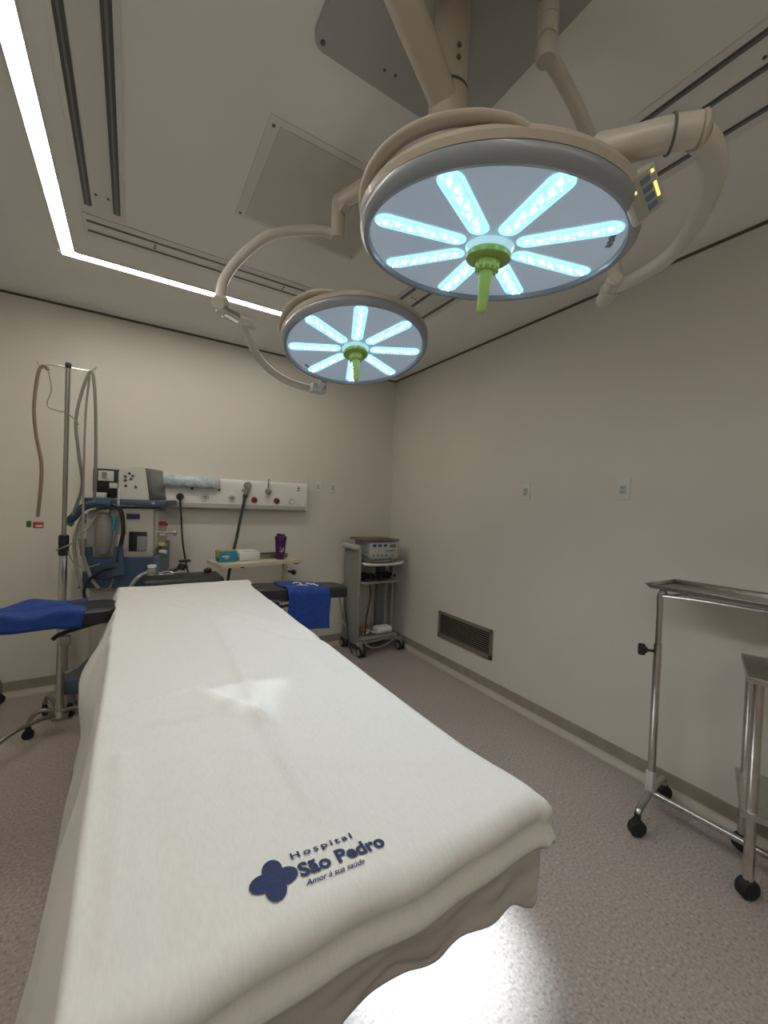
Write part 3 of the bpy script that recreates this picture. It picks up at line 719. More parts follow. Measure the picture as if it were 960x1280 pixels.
hang('drip_line', 'faint thin tube sagging below the black grip of the stand', 'tube', [(PX + .02, Yv - .022, 1.05), (PX + .05, Yv, .98), (PX + .10, Yv + .02, .945), (PX + .17, Yv + .06, .96)], .003, 'clear', 6)

# a wheeled stand that only shows one foot at the left edge
QX, QY = -1.0, 3.30
st = thing('wheeled_stand', 'chrome wheeled stand showing one bent foot at the left edge of the picture', 'stand', (QX, QY, 0))
a = MB(); a.cyl((QX, QY, .08), (QX, QY, 1.0), .018); a.build('pole', 'chrome', st)
a = MB(); a.lathe([(0, 1.0), (.15, 1.0), (.155, 1.02), (.15, 1.03), (0, 1.03)], (QX, QY, 0)); a.build('tray', 'steel', st)
for k, (dx, dy) in enumerate(((.305, .19), (-.3, .12), (-.05, -.33), (.2, -.3))):
    e = V((dx, dy, 0)); a = MB()
    a.tube([(QX, QY, .10), V((QX, QY, .165)) + e * .6, V((QX, QY, .17)) + e * .9, V((QX, QY, .14)) + e * .99, V((QX, QY, .07)) + e], .014, seg=10)
    lg = a.build('leg', 'dullsteel', st); caster(lg, (QX + dx, QY + dy, .03), .03, ax=(-dy, dx, 0))

# ------------------------------------------------------------------ anaesthesia machine
AM = (.0, 3.26, 0); RZ = -.22
am = thing('anaesthesia_machine', 'cream and blue anaesthesia machine against the back wall left of the panel', 'anaesthesia machine', AM, RZ)
def B(name, m, f, parent=am, **k):
    a = MB(); f(a); return a.build(name, m, parent, world=False, **k)
B('base', 'mblue2', lambda a: (a.box((0, 0, .205), (.56, .46, .07), .02), a.box((-.24, -.17, .20), (.10, .18, .10), .02)))
for x in (-.25, .25):
    for y in (-.20, .17):
        def cs(a):
            a.cyl((x - .014, y, .05), (x + .014, y, .05), .05, seg=24, bev=.008); a.mi = 1
            a.cyl((x - .017, y, .05), (x + .017, y, .05), .026, seg=18); a.box((x, y, .115), (.035, .05, .09), .01)
        B('caster', ['rubber', 'greymetal'], cs)
B('cabinet', 'machine', lambda a: a.box((.02, .02, .52), (.40, .40, .58), .02))
def drw(a): a.prism([(-.22, .80), (.20, .80), (.18, .985), (-.15, .985)], (0, -.245, 0), (1, 0, 0), (0, 0, 1), (0, 1, 0), .40)
B('drawer_front', 'mblue', drw)
B('side_panel', 'mblue2', lambda a: a.prism([(-.24, .80), (.16, .86), (.16, 1.06), (-.24, .985)], (.185, 0, 0), (0, 1, 0), (0, 0, 1), (1, 0, 0), .03))
B('upper_body', 'machine', lambda a: (a.box((.01, .0, 1.14), (.33, .40, .32), .015), a.box((.165, .0, 1.16), (.06, .34, .26), .028)))
def rec(a): a.box((.085, -.2015, 1.085), (.10, .006, .125), .002)
wv = B('vaporizer_bay', 'black', rec)
B('bay_insert', 'greybag', lambda a: a.box((.108, -.206, 1.072), (.052, .01, .095), .003), wv)
B('name_plate', 'mlabel', lambda a: a.box((.055, -.2025, 1.245), (.075, .005, .034), .003))
pn = B('notice', 'paper', lambda a: a.box((.00, -.2025, 1.085), (.052, .004, .085), .001))
def ink(a):
    for k in range(4): a.box((-.001, -.2048, 1.062 + .012 * k), (.026, .001, .003))
B('notice_text', 'ink', ink, pn)
sh = B('top_shelf', 'mblue', lambda a: (a.box((.02, -.02, 1.334), (.46, .46, .04), .012)))
B('shelf_badge', 'lightgrey', lambda a: a.box((.175, -.2515, 1.334), (.018, .003, .012), .001), sh)
# connectors on its right flank
for k, (z, m) in enumerate(((1.20, 'red'), (1.12, 'lightgrey'), (1.06, 'yellow'), (1.01, 'white'))):
    B('connector', m, lambda a: a.cyl((.195, -.14 + .02 * (k % 2), z), (.235, -.15 + .02 * (k % 2), z), .014, seg=14, bev=.003))
    B('connector', m, lambda a: a.cyl((.195, -.06, z - .01), (.232, -.06, z - .01), .01, seg=12))
B('suction_knob', 'dullsteel', lambda a: (a.cyl((.19, -.17, 1.145), (.29, -.17, 1.14), .006, seg=8), a.cyl((.285, -.17, 1.14), (.305, -.17, 1.14), .018, seg=16, bev=.004)))
# absorber arm with bag, canister and hoses at the left
def BL(name, m, f):
    o = B(name, m, f)
    for v in o.data.vertices: v.co.x += .09
    return o
BL('absorber', 'lightgrey', lambda a: (a.box((-.235, -.10, 1.13), (.12, .16, .30), .02), a.cyl((-.235, -.10, .80), (-.235, -.10, .98), .05, seg=24, bev=.006)))
BL('breathing_bag', 'greybag', lambda a: a.lathe([(0, 0), (.03, -.006), (.046, -.06), (.052, -.13), (.048, -.20), (.03, -.255), (0, -.27)], (-.185, -.225, 1.265), (0, 0, 1), 20))
def gauges(a):
    a.mi = 0; a.cyl((-.285, -.19, 1.20), (-.285, -.215, 1.20), .035, seg=22, bev=.004); a.mi = 1; a.cyl((-.285, -.214, 1.20), (-.285, -.2165, 1.20), .028, seg=22); a.mi = 2; a.box((-.285, -.218, 1.207), (.004, .002, .022))
BL('gauge', ['lightgrey', 'paper', 'red'], gauges)
BL('flow_tube', 'teal', lambda a: (a.cyl((-.265, -.23, .93), (-.265, -.23, 1.055), .022, seg=16, bev=.004), a.cyl((-.275, -.23, .80), (-.275, -.23, .90), .016, seg=14)))
BL('bag_arm', 'dullsteel', lambda a: (a.tube([(-.30, -.21, 1.295), (-.22, -.225, 1.305), (-.13, -.225, 1.30)], .012), a.box((-.185, -.225, 1.275), (.06, .04, .03), .008)))
BL('black_strap', 'black', lambda a: (a.tube([(-.20, -.24, 1.318), (-.12, -.252, 1.315), (-.085, -.256, 1.26), (-.075, -.258, 1.15), (-.09, -.258, 1.05), (-.10, -.262, .96)], .02, seg=8, flat=.5)))
BL('strap_pouch', 'mblue', lambda a: a.prism([(-.115, 1.06), (-.075, 1.06), (-.055, .885), (-.13, .875)], (0, -.275, 0), (1, 0, 0), (0, 0, 1), (0, 1, 0), .02))
BL('breathing_tube', 'black', lambda a: a.tube([(-.08, -.265, .93), (-.16, -.275, .92), (-.23, -.28, .87), (-.265, -.28, .79), (-.235, -.28, .70), (-.17, -.28, .66), (-.08, -.28, .665), (-.02, -.27, .66)], .0085, seg=8))
BL('breathing_tube', 'black', lambda a: a.tube([(-.23, -.27, .872), (-.17, -.275, .865), (-.12, -.27, .872)], .006, seg=8))
BL('gas_tube', 'clear', lambda a: (a.tube([(-.30, -.22, 1.24), (-.335, -.24, 1.10), (-.315, -.25, .93), (-.27, -.25, .74), (-.25, -.25, .60)], .010, seg=8)))
BL('gas_tube', 'clear', lambda a: (a.tube([(-.29, -.21, 1.255), (-.305, -.245, 1.12), (-.275, -.26, .98), (-.235, -.26, .86), (-.20, -.25, .80)], .011, seg=8)))
BL('gas_tube', 'hose', lambda a: a.tube([(-.25, -.25, .80), (-.20, -.27, .78), (-.14, -.27, .80), (-.12, -.26, .86)], .005, seg=6))
B('sample_line', 'lightgrey', lambda a: a.tube([(-.02, -.24, 1.42), (-.015, -.255, 1.32), (-.025, -.225, 1.24), (-.045, -.225, 1.12), (-.055, -.225, 1.02)], .006, seg=6))
B('sample_connector', 'glovebox', lambda a: (a.cyl((-.045, -.235, 1.175), (-.035, -.232, 1.245), .014, .010, seg=12, bev=.003), a.box((-.052, -.237, 1.17), (.045, .02, .024), .006)))

ca, sa = cos(RZ), sin(RZ)
def A2W(x, y, z): return (AM[0] + x * ca - y * sa, AM[1] + x * sa + y * ca, AM[2] + z)
# patient monitor on the shelf: screen turned to the right
pm = thing('patient_monitor', 'cream patient monitor with grey screen turned to the right on the blue shelf', 'monitor', A2W(.095, -.06, 1.354), -.46)
B('housing', 'cream', lambda a: a.prism([(-.11, 0), (.075, 0), (.045, .205), (.03, .215), (-.10, .195), (-.115, .18)], (0, .115, 0), (1, 0, 0), (0, 0, 1), (0, -1, 0), .23), pm)
Fs = frame((.99, 0, .145), (0, 0, 1)); Ts = Matrix.Translation((.0625, 0, .105)) @ Fs.to_4x4()
a = MB(Ts); a.box((0, 0, .003), (.232, .205, .012), .006); bz = a.build('bezel', 'panelgrey', pm, world=False); M['bezel'] = mat('dark_bezel', (.10, .10, .09), .4); bz.data.materials[0] = M['bezel']
a = MB(Ts); a.box((0, .008, .0085), (.185, .155, .004), .001); a.build('screen', 'screen', bz, world=False)
for (x, z) in ((-.02, .165), (.0, .15), (-.045, .145), (-.045, .12), (-.01, .13), (-.04, .085), (.02, .08)):
    B('socket', 'ink', lambda a: a.cyl((x - .03, -.1145, z), (x - .03, -.1195, z), .0085, seg=12), pm)
# black framed display with a paper label, left on the shelf
bd = thing('display_unit', 'black backed display with white paper label standing left on the blue shelf', 'display', A2W(-.135, -.03, 1.354), RZ + .1)
B('housing', 'black', lambda a: a.box((0, 0, .098), (.155, .07, .19), .008), bd)
lb = B('paper_label', 'paper', lambda a: (a.box((-.005, -.0365, .147), (.085, .003, .066), .0005)), bd)
def lt(a): a.box((-.014, -.0385, .15), (.028, .001, .04)); a.box((-.005, -.0385, .125), (.03, .001, .004))
B('label_text', 'greybag', lt, lb)
B('paper_label', 'paper', lambda a: a.box((.038, -.0365, .085), (.045, .003, .035), .0005), bd)
B('side_case', 'machine', lambda a: (a.box((.085, .005, .10), (.06, .085, .18), .015)), bd)
gm = thing('gas_module', 'pale grey gas module box standing between the black display and the monitor', 'module', A2W(-.025, .0, 1.354), RZ)
B('housing', 'cream', lambda a: (a.box((0.015, .03, .07), (.07, .10, .14), .02), a.box((0.03, .04, .16), (.10, .07, .04), .015)), gm)
B('cable_loop', 'lightgrey', lambda a: a.tube([(-.01, -.03, .12), (-.015, -.05, .09), (-.005, -.045, .04), (.01, -.03, .02)], .006, seg=8), gm)
bx = thing('carton', 'small pale carton at the left end of the blue shelf', 'box', A2W(-.14, -.18, 1.354), RZ)
B('body', 'paper', lambda a: a.box((0, 0, .018), (.07, .05, .036), .003), bx)
# blue cuff hanging at the left
a = MB(); a.tube([A2W(-.05, -.265, 1.322), A2W(-.13, -.265, 1.322), A2W(-.195, -.265, 1.295), A2W(-.232, -.265, 1.25), A2W(-.268, -.265, 1.205)], .032, seg=14, flat=.7)
cu = tag(a.build('cuff', 'teal'), 'dark teal cuff hanging over the left arm of the anaesthesia machine', 'cuff')
a = MB(); a.cyl(A2W(-.264, -.265, 1.210), A2W(-.275, -.265, 1.196), .030, seg=14); plabel(a.build('cuff_end', 'tealend', cu), 'pale teal end')
# small bottle by the head rest
a = MB(); a.lathe([(0, 0), (.024, 0), (.026, .005), (.026, .035), (.018, .045), (.018, .05)], (.115, 2.87, .891)); bt = tag(a.build('jar', 'clear'), 'small clear jar with white lid standing on the black head rest', 'jar')
a = MB(); a.lathe([(0, .05), (.024, .05), (.024, .064), (0, .066)], (.115, 2.87, .891)); a.build('lid', 'white', bt)
a = MB(); a.box((.19, 2.90, .8925), (.10, .05, .004), .0015); a.tube([(.15, 2.90, .90), (.20, 2.905, .905), (.24, 2.90, .897)], .004, seg=8)
tag(a.build('metal_bracket', 'chrome'), 'shiny metal bracket lying on the black head rest', 'bracket')
# pale hose curving up beside the head rest
hang('hose', 'pale ribbed hose curving out from behind the black head rest', 'hose', [(.0, 2.93, .74), (.01, 2.935, .82), (.05, 2.94, .875), (.10, 2.97, .895), (.15, 3.0, .90)], .012, 'clear')

# ------------------------------------------------------------------ gas panel on the back wall
gp = thing('supply_rail', 'long white medical gas panel mounted on the back wall', 'wall panel', (.7, YB, 1.29))
x0, x1 = .06, 1.345
prof = [(0, 1.29), (-.055, 1.29), (-.075, 1.305), (-.075, 1.335), (-.075, 1.338), (-.072, 1.515), (-.06, 1.535), (-.045, 1.545), (0, 1.545)]
def ext(a, pr, xa, xb): a.prism(pr, (xa, YB, 0), (0, 1, 0), (0, 0, 1), (1, 0, 0), xb - xa)
a = MB(); ext(a, prof[4:] + [(0, 1.338)], x0, x1); a.build('cover', 'panelw', gp)
a = MB(); ext(a, prof[:5] + [(0, 1.338)], x0, x1); a.build('lower_band', 'panelb', gp)
a = MB(); ext(a, [(p[0] * 1.03 - .001, p[1] + (-.002 if p[1] < 1.4 else .002)) for p in prof], x1, x1 + .012); a.build('end_cap', 'white', gp)
yf = YB - .073
for x in (.50, .703):
    def so_(a):
        a.mi = 0; a.lathe([(0, 0), (.03, 0), (.03, .006), (.025, .008), (.024, .004), (0, .004)], (x, yf, 1.385), (0, -1, 0), 24); a.mi = 1
        a.box((x, yf - .005, 1.392), (.03, .003, .006)); a.box((x, yf - .005, 1.378), (.024, .003, .005))
    a = MB(); so_(a); a.build('power_socket', ['lightgrey', 'ink'], gp)
for x, m in ((.885, 'red'), (1.077, 'red')):
    a = MB(); a.mi = 0; a.lathe([(0, 0), (.026, 0), (.027, .004), (.024, .012), (0, .013)], (x, yf, 1.38), (0, -1, 0), 24); a.mi = 1; a.cyl((x, yf - .012, 1.38), (x, yf - .03, 1.38), .013, seg=16, bev=.003)
    a.build('gas_outlet', [m, 'ink'], gp)
a = MB(); a.mi = 0; a.lathe([(.018, .002), (.026, .002), (.026, .009), (.018, .009), (.018, .002)], (1.215, yf, 1.378), (0, -1, 0), 24); a.mi = 1; a.cyl((1.215, yf, 1.378), (1.215, yf - .008, 1.378), .018, seg=20); a.build('gas_outlet', ['esu', 'white'], gp); gp.children[-1]['label'] = 'pale gas outlet'
a = MB(); a.mi = 0; a.box((1.275, yf - .001, 1.502), (.022, .004, .006)); a.box((1.275, yf - .001, 1.502), (.007, .004, .024)); a.box((1.275, yf - .001, 1.478), (.032, .003, .006)); a.build('maker_mark', 'mlabel', gp)
a = MB(); a.box((1.28, yf - .0005, 1.352), (.026, .003, .006)); a.build('small_marking', 'lightgrey', gp)
# flow meter with hose
fm = thing('flow_meter', 'flow meter with round gauge plugged into the gas panel above the green hose', 'flow meter', (.815, yf - .03, 1.42))
a = MB(); a.mi = 0; a.cyl((.822, yf - .0, 1.50), (.822, yf - .045, 1.50), .030, seg=22, bev=.004); a.mi = 1; a.cyl((.822, yf - .045, 1.50), (.822, yf - .047, 1.50), .024, seg=22); a.build('gauge', ['dullsteel', 'clear'], fm)
a = MB(); a.cyl((.815, yf - .03, 1.475), (.805, yf - .03, 1.415), .016, seg=14, bev=.003); a.box((.80, yf - .03, 1.455), (.055, .025, .025), .006); a.build('valve_body', 'dullsteel', fm)
a = MB(); a.cyl((.805, yf - .03, 1.425), (.80, yf - .03, 1.395), .019, seg=14, bev=.004); a.build('hose_nut', 'ink', fm)
hang('gas_hose', 'dark green gas hose running down from the flow meter', 'hose', [(.80, yf - .03, 1.395), (.775, yf - .035, 1.25), (.74, yf - .04, 1.05), (.71, yf - .035, .88), (.685, yf - .03, .70), (.675, yf, .5), (.67, yf + .03, .2), (.67, yf + .03, .02)], .012, 'greenhose')
vm = thing('vacuum_regulator', 'small grey regulator with thin stem right of the flow meter on the panel', 'regulator', (.99, yf - .03, 1.46))
a = MB(); a.cyl((.992, yf, 1.462), (.992, yf - .05, 1.462), .018, seg=16, bev=.003); a.lathe([(0, 0), (.022, 0), (.026, .014), (.02, .03), (0, .034)], (.992, yf - .03, 1.44), (0, 0, 1), 18); a.build('valve_body', 'dullsteel', vm)
a = MB(); a.cyl((.992, yf - .03, 1.47), (.995, yf - .03, 1.565), .008, .006, seg=12); a.build('stem', 'dullsteel', vm)
# wrapped pouch lying on the panel's upper front
def pouch(a):
    N, K = 46, 10
    rings = []
    for i in range(N + 1):
        u = i / N; x = .17 + .435 * u; e = min(1, 6 * u, 6 * (1 - u)) ** .5
        ring = []
        for k in range(K):
            q = 2 * pi * k / K; w = .5 + .5 * noise.noise(V((u * 12, k * .9, 1)))
            ring.append(a.bm.verts.new((x, yf - .028 - .022 * cos(q) * e * (.75 + .5 * w), 1.503 + .046 * sin(q) * (.8 + .2 * e) * (.88 + .24 * w))))
        rings.append(ring)
    fs = []
    for i in range(N):
        for k in range(K):
            j = (k + 1) % K; fs.append(a.bm.faces.new((rings[i][k], rings[i][j], rings[i + 1][j], rings[i + 1][k])))
    a.bm.faces.new(rings[0]); a.bm.faces.new(rings[-1])
a = MB(); pouch(a); po = tag(a.build('plastic_pouch', 'pouch', angle=60), 'crinkled bluish plastic pouch lying along the top of the gas panel', 'pouch')
for x in (.40, .60):
    a = MB(); a.box((x, yf - .012, 1.452), (.02, .02, .018), .005); a.build('clip', 'ink', po)
# plugged power cable
pc = thing('power_cable', 'black power cable plugged into the left end of the gas panel', 'cable', (.317, yf, 1.38))
a = MB(); a.lathe([(0, 0), (.026, 0), (.028, .012), (.02, .03), (0, .034)], (.317, yf - .003, 1.384), (0, -1, 0), 20); a.box((.317, yf - .02, 1.372), (.022, .026, .04), .008); a.build('plug', 'black', pc)
a = MB(); a.tube([(.317, yf - .02, 1.36), (.327, yf - .03, 1.22), (.345, yf - .03, 1.02), (.375, yf - .03, .85), (.41, yf - .02, .68), (.42, yf - .0, .40), (.40, yf + .02, .06)], .0065, seg=8); a.build('cord', 'cable', pc)

# wall plates
def wall_plate(label, p, nrm, scale=1., big=False):
    t = thing('wall_socket', label, 'wall socket', p, 0, 'white wall plates')
    n = V(nrm); F = frame(n, (0, 0, 1)); T = Matrix.Translation(p) @ F.to_4x4()
    a = MB(T); a.box((0, 0, .004), (.074 * scale, .118 * scale, .008), .004); pl0 = a.build('cover_plate', 'white', t)
    a = MB(T); a.mi = 0; a.box((0, -.004, .009), (.036 * scale, .05 * scale, .004), .002)
    a.mi = 1
    for dy in (.008, -.018):
        for dx in (-.009, 0, .009): a.box((dx * scale, dy * scale, .0112), (.0065 * scale, .009 * scale, .0012), .0003)
    a.build('socket_insert', ['lightgrey', 'greymetal'], t)
wall_plate('white socket plate on the back wall, left one beside the gas panel end', (1.487, YB, 1.532), (0, -1, 0), .88)
wall_plate('white socket plate on the back wall, nearer the corner of the room', (1.640, YB, 1.532), (0, -1, 0), .88)
wall_plate('white socket plate on the right wall, farther one nearer the room corner', (XR, 1.877, 1.512), (-1, 0, 0), 1.)
wall_plate('white socket plate on the right wall, nearer and larger one above the tray table', (XR, 1.220, 1.520), (-1, 0, 0), 1.)

# return air grille
vg = thing('vent_grille', 'grey louvred air return grille low on the right wall', 'air grille', (XR, 2.43, .365))
y0, y1, z0, z1 = 2.118, 2.742, .252, .478
a = MB()
for (yc, zc, sy, sz) in (((y0 + y1) / 2, z1 - .0125, y1 - y0, .025), ((y0 + y1) / 2, z0 + .0175, y1 - y0, .035), (y0 + .0125, (z0 + z1) / 2, .025, z1 - z0), (y1 - .0125, (z0 + z1) / 2, .025, z1 - z0)):
    a.box((XR - .007, yc, zc), (.014, sy, sz), .003)
a.build('frame', 'vent', vg)
a = MB(); a.box((XR - .001, (y0 + y1) / 2, (z0 + z1) / 2), (.002, y1 - y0 - .02, z1 - z0 - .02)); a.build('cavity', 'ventdk', vg)
for k in range(10):
    z = z0 + .047 + k * .0172; a = MB(); a.box((XR - .009, (y0 + y1) / 2, z), (.012, y1 - y0 - .048, .0045), .001, rot=Matrix.Rotation(radians(14), 3, 'Y')); a.build('louvre', 'vent', vg)

# ------------------------------------------------------------------ over-bed table with things on it
e1 = V((.985, .17, 0)); e2 = V((-.17, .985, 0)); O = V((.562, 3.10, .0)); ZB = .90
obt = thing('side_table', 'small cream topped table against the back wall behind the operating table', 'table', (.9, 3.33, 0))
Wd, Dp = .685, .36
a = MB(); a.prism(rrect(0, Wd, 0, Dp - .03, .02), O + V((0, 0, ZB - .025)), e1, e2, (0, 0, 1), .025); a.build('tabletop', 'table_lam', obt)
pA = O + e1 * .585 + e2 * .15
a = MB(); a.box(pA + V((0, 0, .50)), (.035, .03, .75), .004, rot=.17); a.build('column', 'table_lam', obt)
a = MB(); a.cyl(pA + V((.02, -.03, .79)), pA + V((.05, -.06, .79)), .008); a.lathe([(0, 0), (.02, 0), (.024, .012), (.018, .028), (0, .03)], pA + V((.05, -.06, .775)), (.4, -.4, 1), 14); a.build('height_knob', 'black', obt)
a = MB(); a.cyl(O + e1 * .64 + e2 * .06 + V((0, 0, ZB - .04)), O + e1 * .64 + e2 * .06 + V((0, 0, ZB - .024)), .022); a.build('tilt_knob', 'black', obt)
a = MB(); a.cyl(O + e1 * .18 + e2 * .06 + V((0, 0, ZB - .04)), O + e1 * .18 + e2 * .06 + V((0, 0, ZB - .024)), .018); a.build('tilt_knob', 'black', obt)
a = MB(); a.box(O + e1 * .585 + e2 * .15 + V((0, 0, .105)), (.06, .34, .03), .006, rot=.17); a.box(O + e1 * .30 + e2 * .15 + V((0, 0, .105)), (.56, .035, .03), .006, rot=.17); a.build('foot', 'table_lam', obt)
for u, v in ((.585, .0), (.585, .30), (.04, .15)):
    q = O + e1 * u + e2 * v; caster(obt, (q.x, q.y, .045), .045, ax=e2)
def on_table(u, v, z=0): q = O + e1 * u + e2 * v; return (q.x, q.y, ZB + z)
gb = thing('glove_box', 'cyan and yellow glove carton at the left end of the cream table', 'box', on_table(.095, .17), .12)
B('carton', 'glovebox', lambda a: a.box((0, 0, .043), (.13, .10, .086), .003), gb)
B('carton_band', 'yellow', lambda a: (a.box((-.005, 0, .0875), (.12, .098, .003), .001), a.box((-.0665, 0, .06), (.002, .10, .05), .0005)), gb)
B('carton_print', 'white', lambda a: (a.box((-.02, -.0508, .045), (.05, .0012, .010)), a.box((-.01, -.0508, .030), (.03, .0012, .005))), gb)
wb = thing('tissue_box', 'flat white box beside the glove carton on the cream table', 'box', on_table(.265, .19), .17)
B('body', 'white', lambda a: a.box((0, 0, .035), (.165, .14, .07), .008), wb)
B('lid', 'cream', lambda a: a.box((.0, 0, .073), (.150, .125, .012), .004), wb)
mtx = thing('metal_tray', 'shallow metal tray behind the purple bottle on the cream table', 'tray', on_table(.485, .235), .17)
B('tray', 'dullsteel', lambda a: (a.box((0, 0, .006), (.26, .12, .012), .004), a.box((0, .06, .022), (.27, .006, .03), .002), a.box((0, -.06, .022), (.27, .006, .03), .002), a.box((-.132, 0, .022), (.006, .12, .03), .002), a.box((.132, 0, .022), (.006, .12, .03), .002)), mtx)
bo = thing('shaker_bottle', 'purple shaker bottle with white emblem standing on the cream table', 'bottle', on_table(.520, .115))
B('body', 'purple', lambda a: a.lathe([(0, 0), (.032, 0), (.036, .006), (.045, .155), (.045, .16), (0, .16)], seg=28), bo)
B('lid', 'purple', lambda a: (a.lathe([(.0, .158), (.048, .158), (.048, .182), (.044, .19), (.02, .193), (0, .193)], seg=28), a.lathe([(.0, .19), (.016, .19), (.016, .21), (0, .212)], (-.018, 0, 0), (0, 0, 1), 16), a.box((.012, 0, .2), (.045, .02, .012), .004)), bo)
B('emblem', 'white', lambda a: (a.lathe([(.016, -.001), (.022, -.001), (.022, .003), (.016, .003), (.016, -.001)], (-.006, -.0385, .085), (0, -1, .06), 20, a0=-2.2, a1=2.2, up=(0, 0, 1)), a.box((-.004, -.0405, .085), (.016, .004, .005), .001)), bo)

# ------------------------------------------------------------------ electrosurgical cart in the corner
ec = thing('equipment_cart', 'grey wheeled equipment cart in the corner of the room', 'cart', (2.0, 3.35, 0))
a = MB(); a.box((1.765, 3.36, .56), (.03, .30, .87), .01); a.build('side_column', 'cartgrey', ec)
a = MB(); a.box((2.11, 3.42, .50), (.085, .06, .72), .008); a.build('rear_column', 'cartdk', ec)
a = MB(); a.box((2.165, 3.30, .50), (.022, .06, .72), .006); a.build('front_post', 'cartgrey', ec)
a = MB(); a.box((1.745, 3.37, .985), (.06, .28, .045), .015); a.build('top_cap', 'lightgrey', ec)
for z in (.84, .665, .155):
    a = MB(); a.box((1.975, 3.36, z), (.40, .36, .022), .006); sf = a.build('shelf', 'cartgrey', ec)
    if z > .8:
        a = MB(); a.tube([(1.785, 3.20, z + .005), (1.83, 3.155, z - .002), (1.99, 3.135, z - .006), (2.15, 3.15, z + .0), (2.215, 3.19, z + .005)], .012, seg=10); plabel(a.build('push_handle', 'white', sf), 'white curved handle')
a = MB(); a.tube([(1.79, 3.20, .13), (1.85, 3.21, .12), (2.1, 3.20, .13), (2.23, 3.22, .10)], .02, seg=12, flat=.7); a.tube([(1.79, 3.52, .12), (2.0, 3.50, .12), (2.22, 3.50, .10)], .02, seg=12, flat=.7); a.box((1.78, 3.36, .115), (.05, .36, .04), .01); a.build('base_frame', 'cartgrey', ec)
for x, y in ((1.787, 3.18), (2.225, 3.20), (1.775, 3.50), (2.19, 3.49)):
    a = MB()
    for dx in (-.018, .018):
        a.mi = 0; a.cyl((x + dx - .011, y, .045), (x + dx + .011, y, .045), .045, seg=24, bev=.006); a.mi = 1; a.cyl((x + dx - .0125, y, .045), (x + dx + .0125, y, .045), .027, seg=18)
    a.box((x, y, .075), (.02, .05, .05), .006); a.cyl((x, y, .08), (x, y, .125), .014); a.build('caster', ['rubber', 'cartgrey'], ec)
eu = thing('electrosurgical_unit', 'grey electrosurgical unit with three blue sockets on top of the corner cart', 'electrosurgical unit', (2.0, 3.33, .851))
a = MB(); a.box((2.0, 3.345, .955), (.315, .29, .165), .012); a.build('housing', 'esu', eu)
a = MB(); a.box((2.0, 3.197, .955), (.30, .008, .15), .004); fp = a.build('front_panel', 'lightgrey', eu)
for k in range(3):
    a = MB(); a.box((1.895 + .058 * k, 3.192, 1.005), (.038, .006, .026), .004); a.build('socket', 'esublue', fp)
a = MB(); a.box((2.095, 3.192, 1.0), (.07, .005, .03), .003); a.box((2.07, 3.192, .955), (.10, .005, .012), .002); a.build('display', 'cartdk', fp)
for k in range(4):
    a = MB(); a.cyl((1.885 + .045 * k, 3.193, .915), (1.885 + .045 * k, 3.184, .915), .009, seg=12); a.build('knob', 'cartdk', fp)
for x in (1.87, 2.13):
    a = MB(); a.cyl((x, 3.25, .851), (x, 3.25, .875), .014); a.build('foot', 'black', eu)
a = MB(); a.prism(rrect(1.785, 2.175, 3.19, 3.50, .02), (0, 0, 1.045), (1, 0, 0), (0, 1, 0), (0, 0, 1), .014); a.box((1.97, 3.35, 1.062), (.33, .24, .006), .002)
o = tag(a.build('board', 'wood'), 'thin brown board lying on the electrosurgical unit', 'board'); 
a = MB(); a.tube([(1.86, 3.16, .866), (1.83, 3.17, .90), (1.80, 3.20, .93), (1.795, 3.25, .90), (1.84, 3.19, .866), (1.95, 3.165, .864), (2.05, 3.17, .866), (2.10, 3.18, .89)], .011, seg=8); o = tag(a.build('cable', 'hose'), 'grey lead looped in front of the electrosurgical unit', 'cable')
a = MB(); a.tube([(2.09, 3.19, .925), (2.08, 3.16, .88), (2.07, 3.14, .80), (2.075, 3.145, .70)], .006, seg=8); tag(a.build('cable', 'cartdk'), 'dark lead hanging from the front of the electrosurgical unit', 'cable')
random.seed(3); a = MB()
pts = [V((1.82 + .30 * (k / 17), 3.25 + .08 * sin(k * 2.1), .695 + .022 * sin(k * 1.3) + .014 * (k % 3))) for k in range(18)]; a.tube(pts, .014, seg=8, smooth=4)
a.box((1.93, 3.28, .69), (.24, .16, .026), .01); tag(a.build('cable_bundle', 'black'), 'bundle of black cable on the middle shelf of the corner cart', 'cable')
a = MB(); a.tube([(1.86, 3.19, .66), (1.865, 3.185, .55), (1.845, 3.18, .43), (1.83, 3.185, .32), (1.84, 3.21, .19)], .007, seg=8); tag(a.build('cable', 'cable'), 'black cable hanging inside the cart below the middle shelf', 'cable')
wbx = thing('power_adapter', 'white plastic adapter on the bottom shelf of the corner cart', 'adapter', (2.05, 3.25, .167))
a = MB(); a.box((2.05, 3.25, .205), (.17, .11, .065), .025, seg=3); a.build('housing', 'white', wbx); a = MB(); a.box((2.05, 3.194, .20), (.12, .004, .012), .001); a.build('seam', 'lightgrey', wbx)
a = MB(); a.tube([(1.84, 3.24, .185), (1.87, 3.22, .20), (1.90, 3.26, .20), (1.86, 3.29, .21), (1.88, 3.21, .22), (1.93, 3.25, .195), (1.96, 3.20, .19)], .010, seg=8); tag(a.build('cable', 'lightgrey'), 'tangled pale cable on the bottom shelf of the corner cart', 'cable')
a = MB(); a.tube([(1.84, 3.30, .185), (1.86, 3.29, .235), (1.90, 3.30, .25), (1.93, 3.31, .21), (1.90, 3.29, .19)], .009, seg=8); tag(a.build('cable', 'orange'), 'orange cable on the bottom shelf of the corner cart', 'cable')
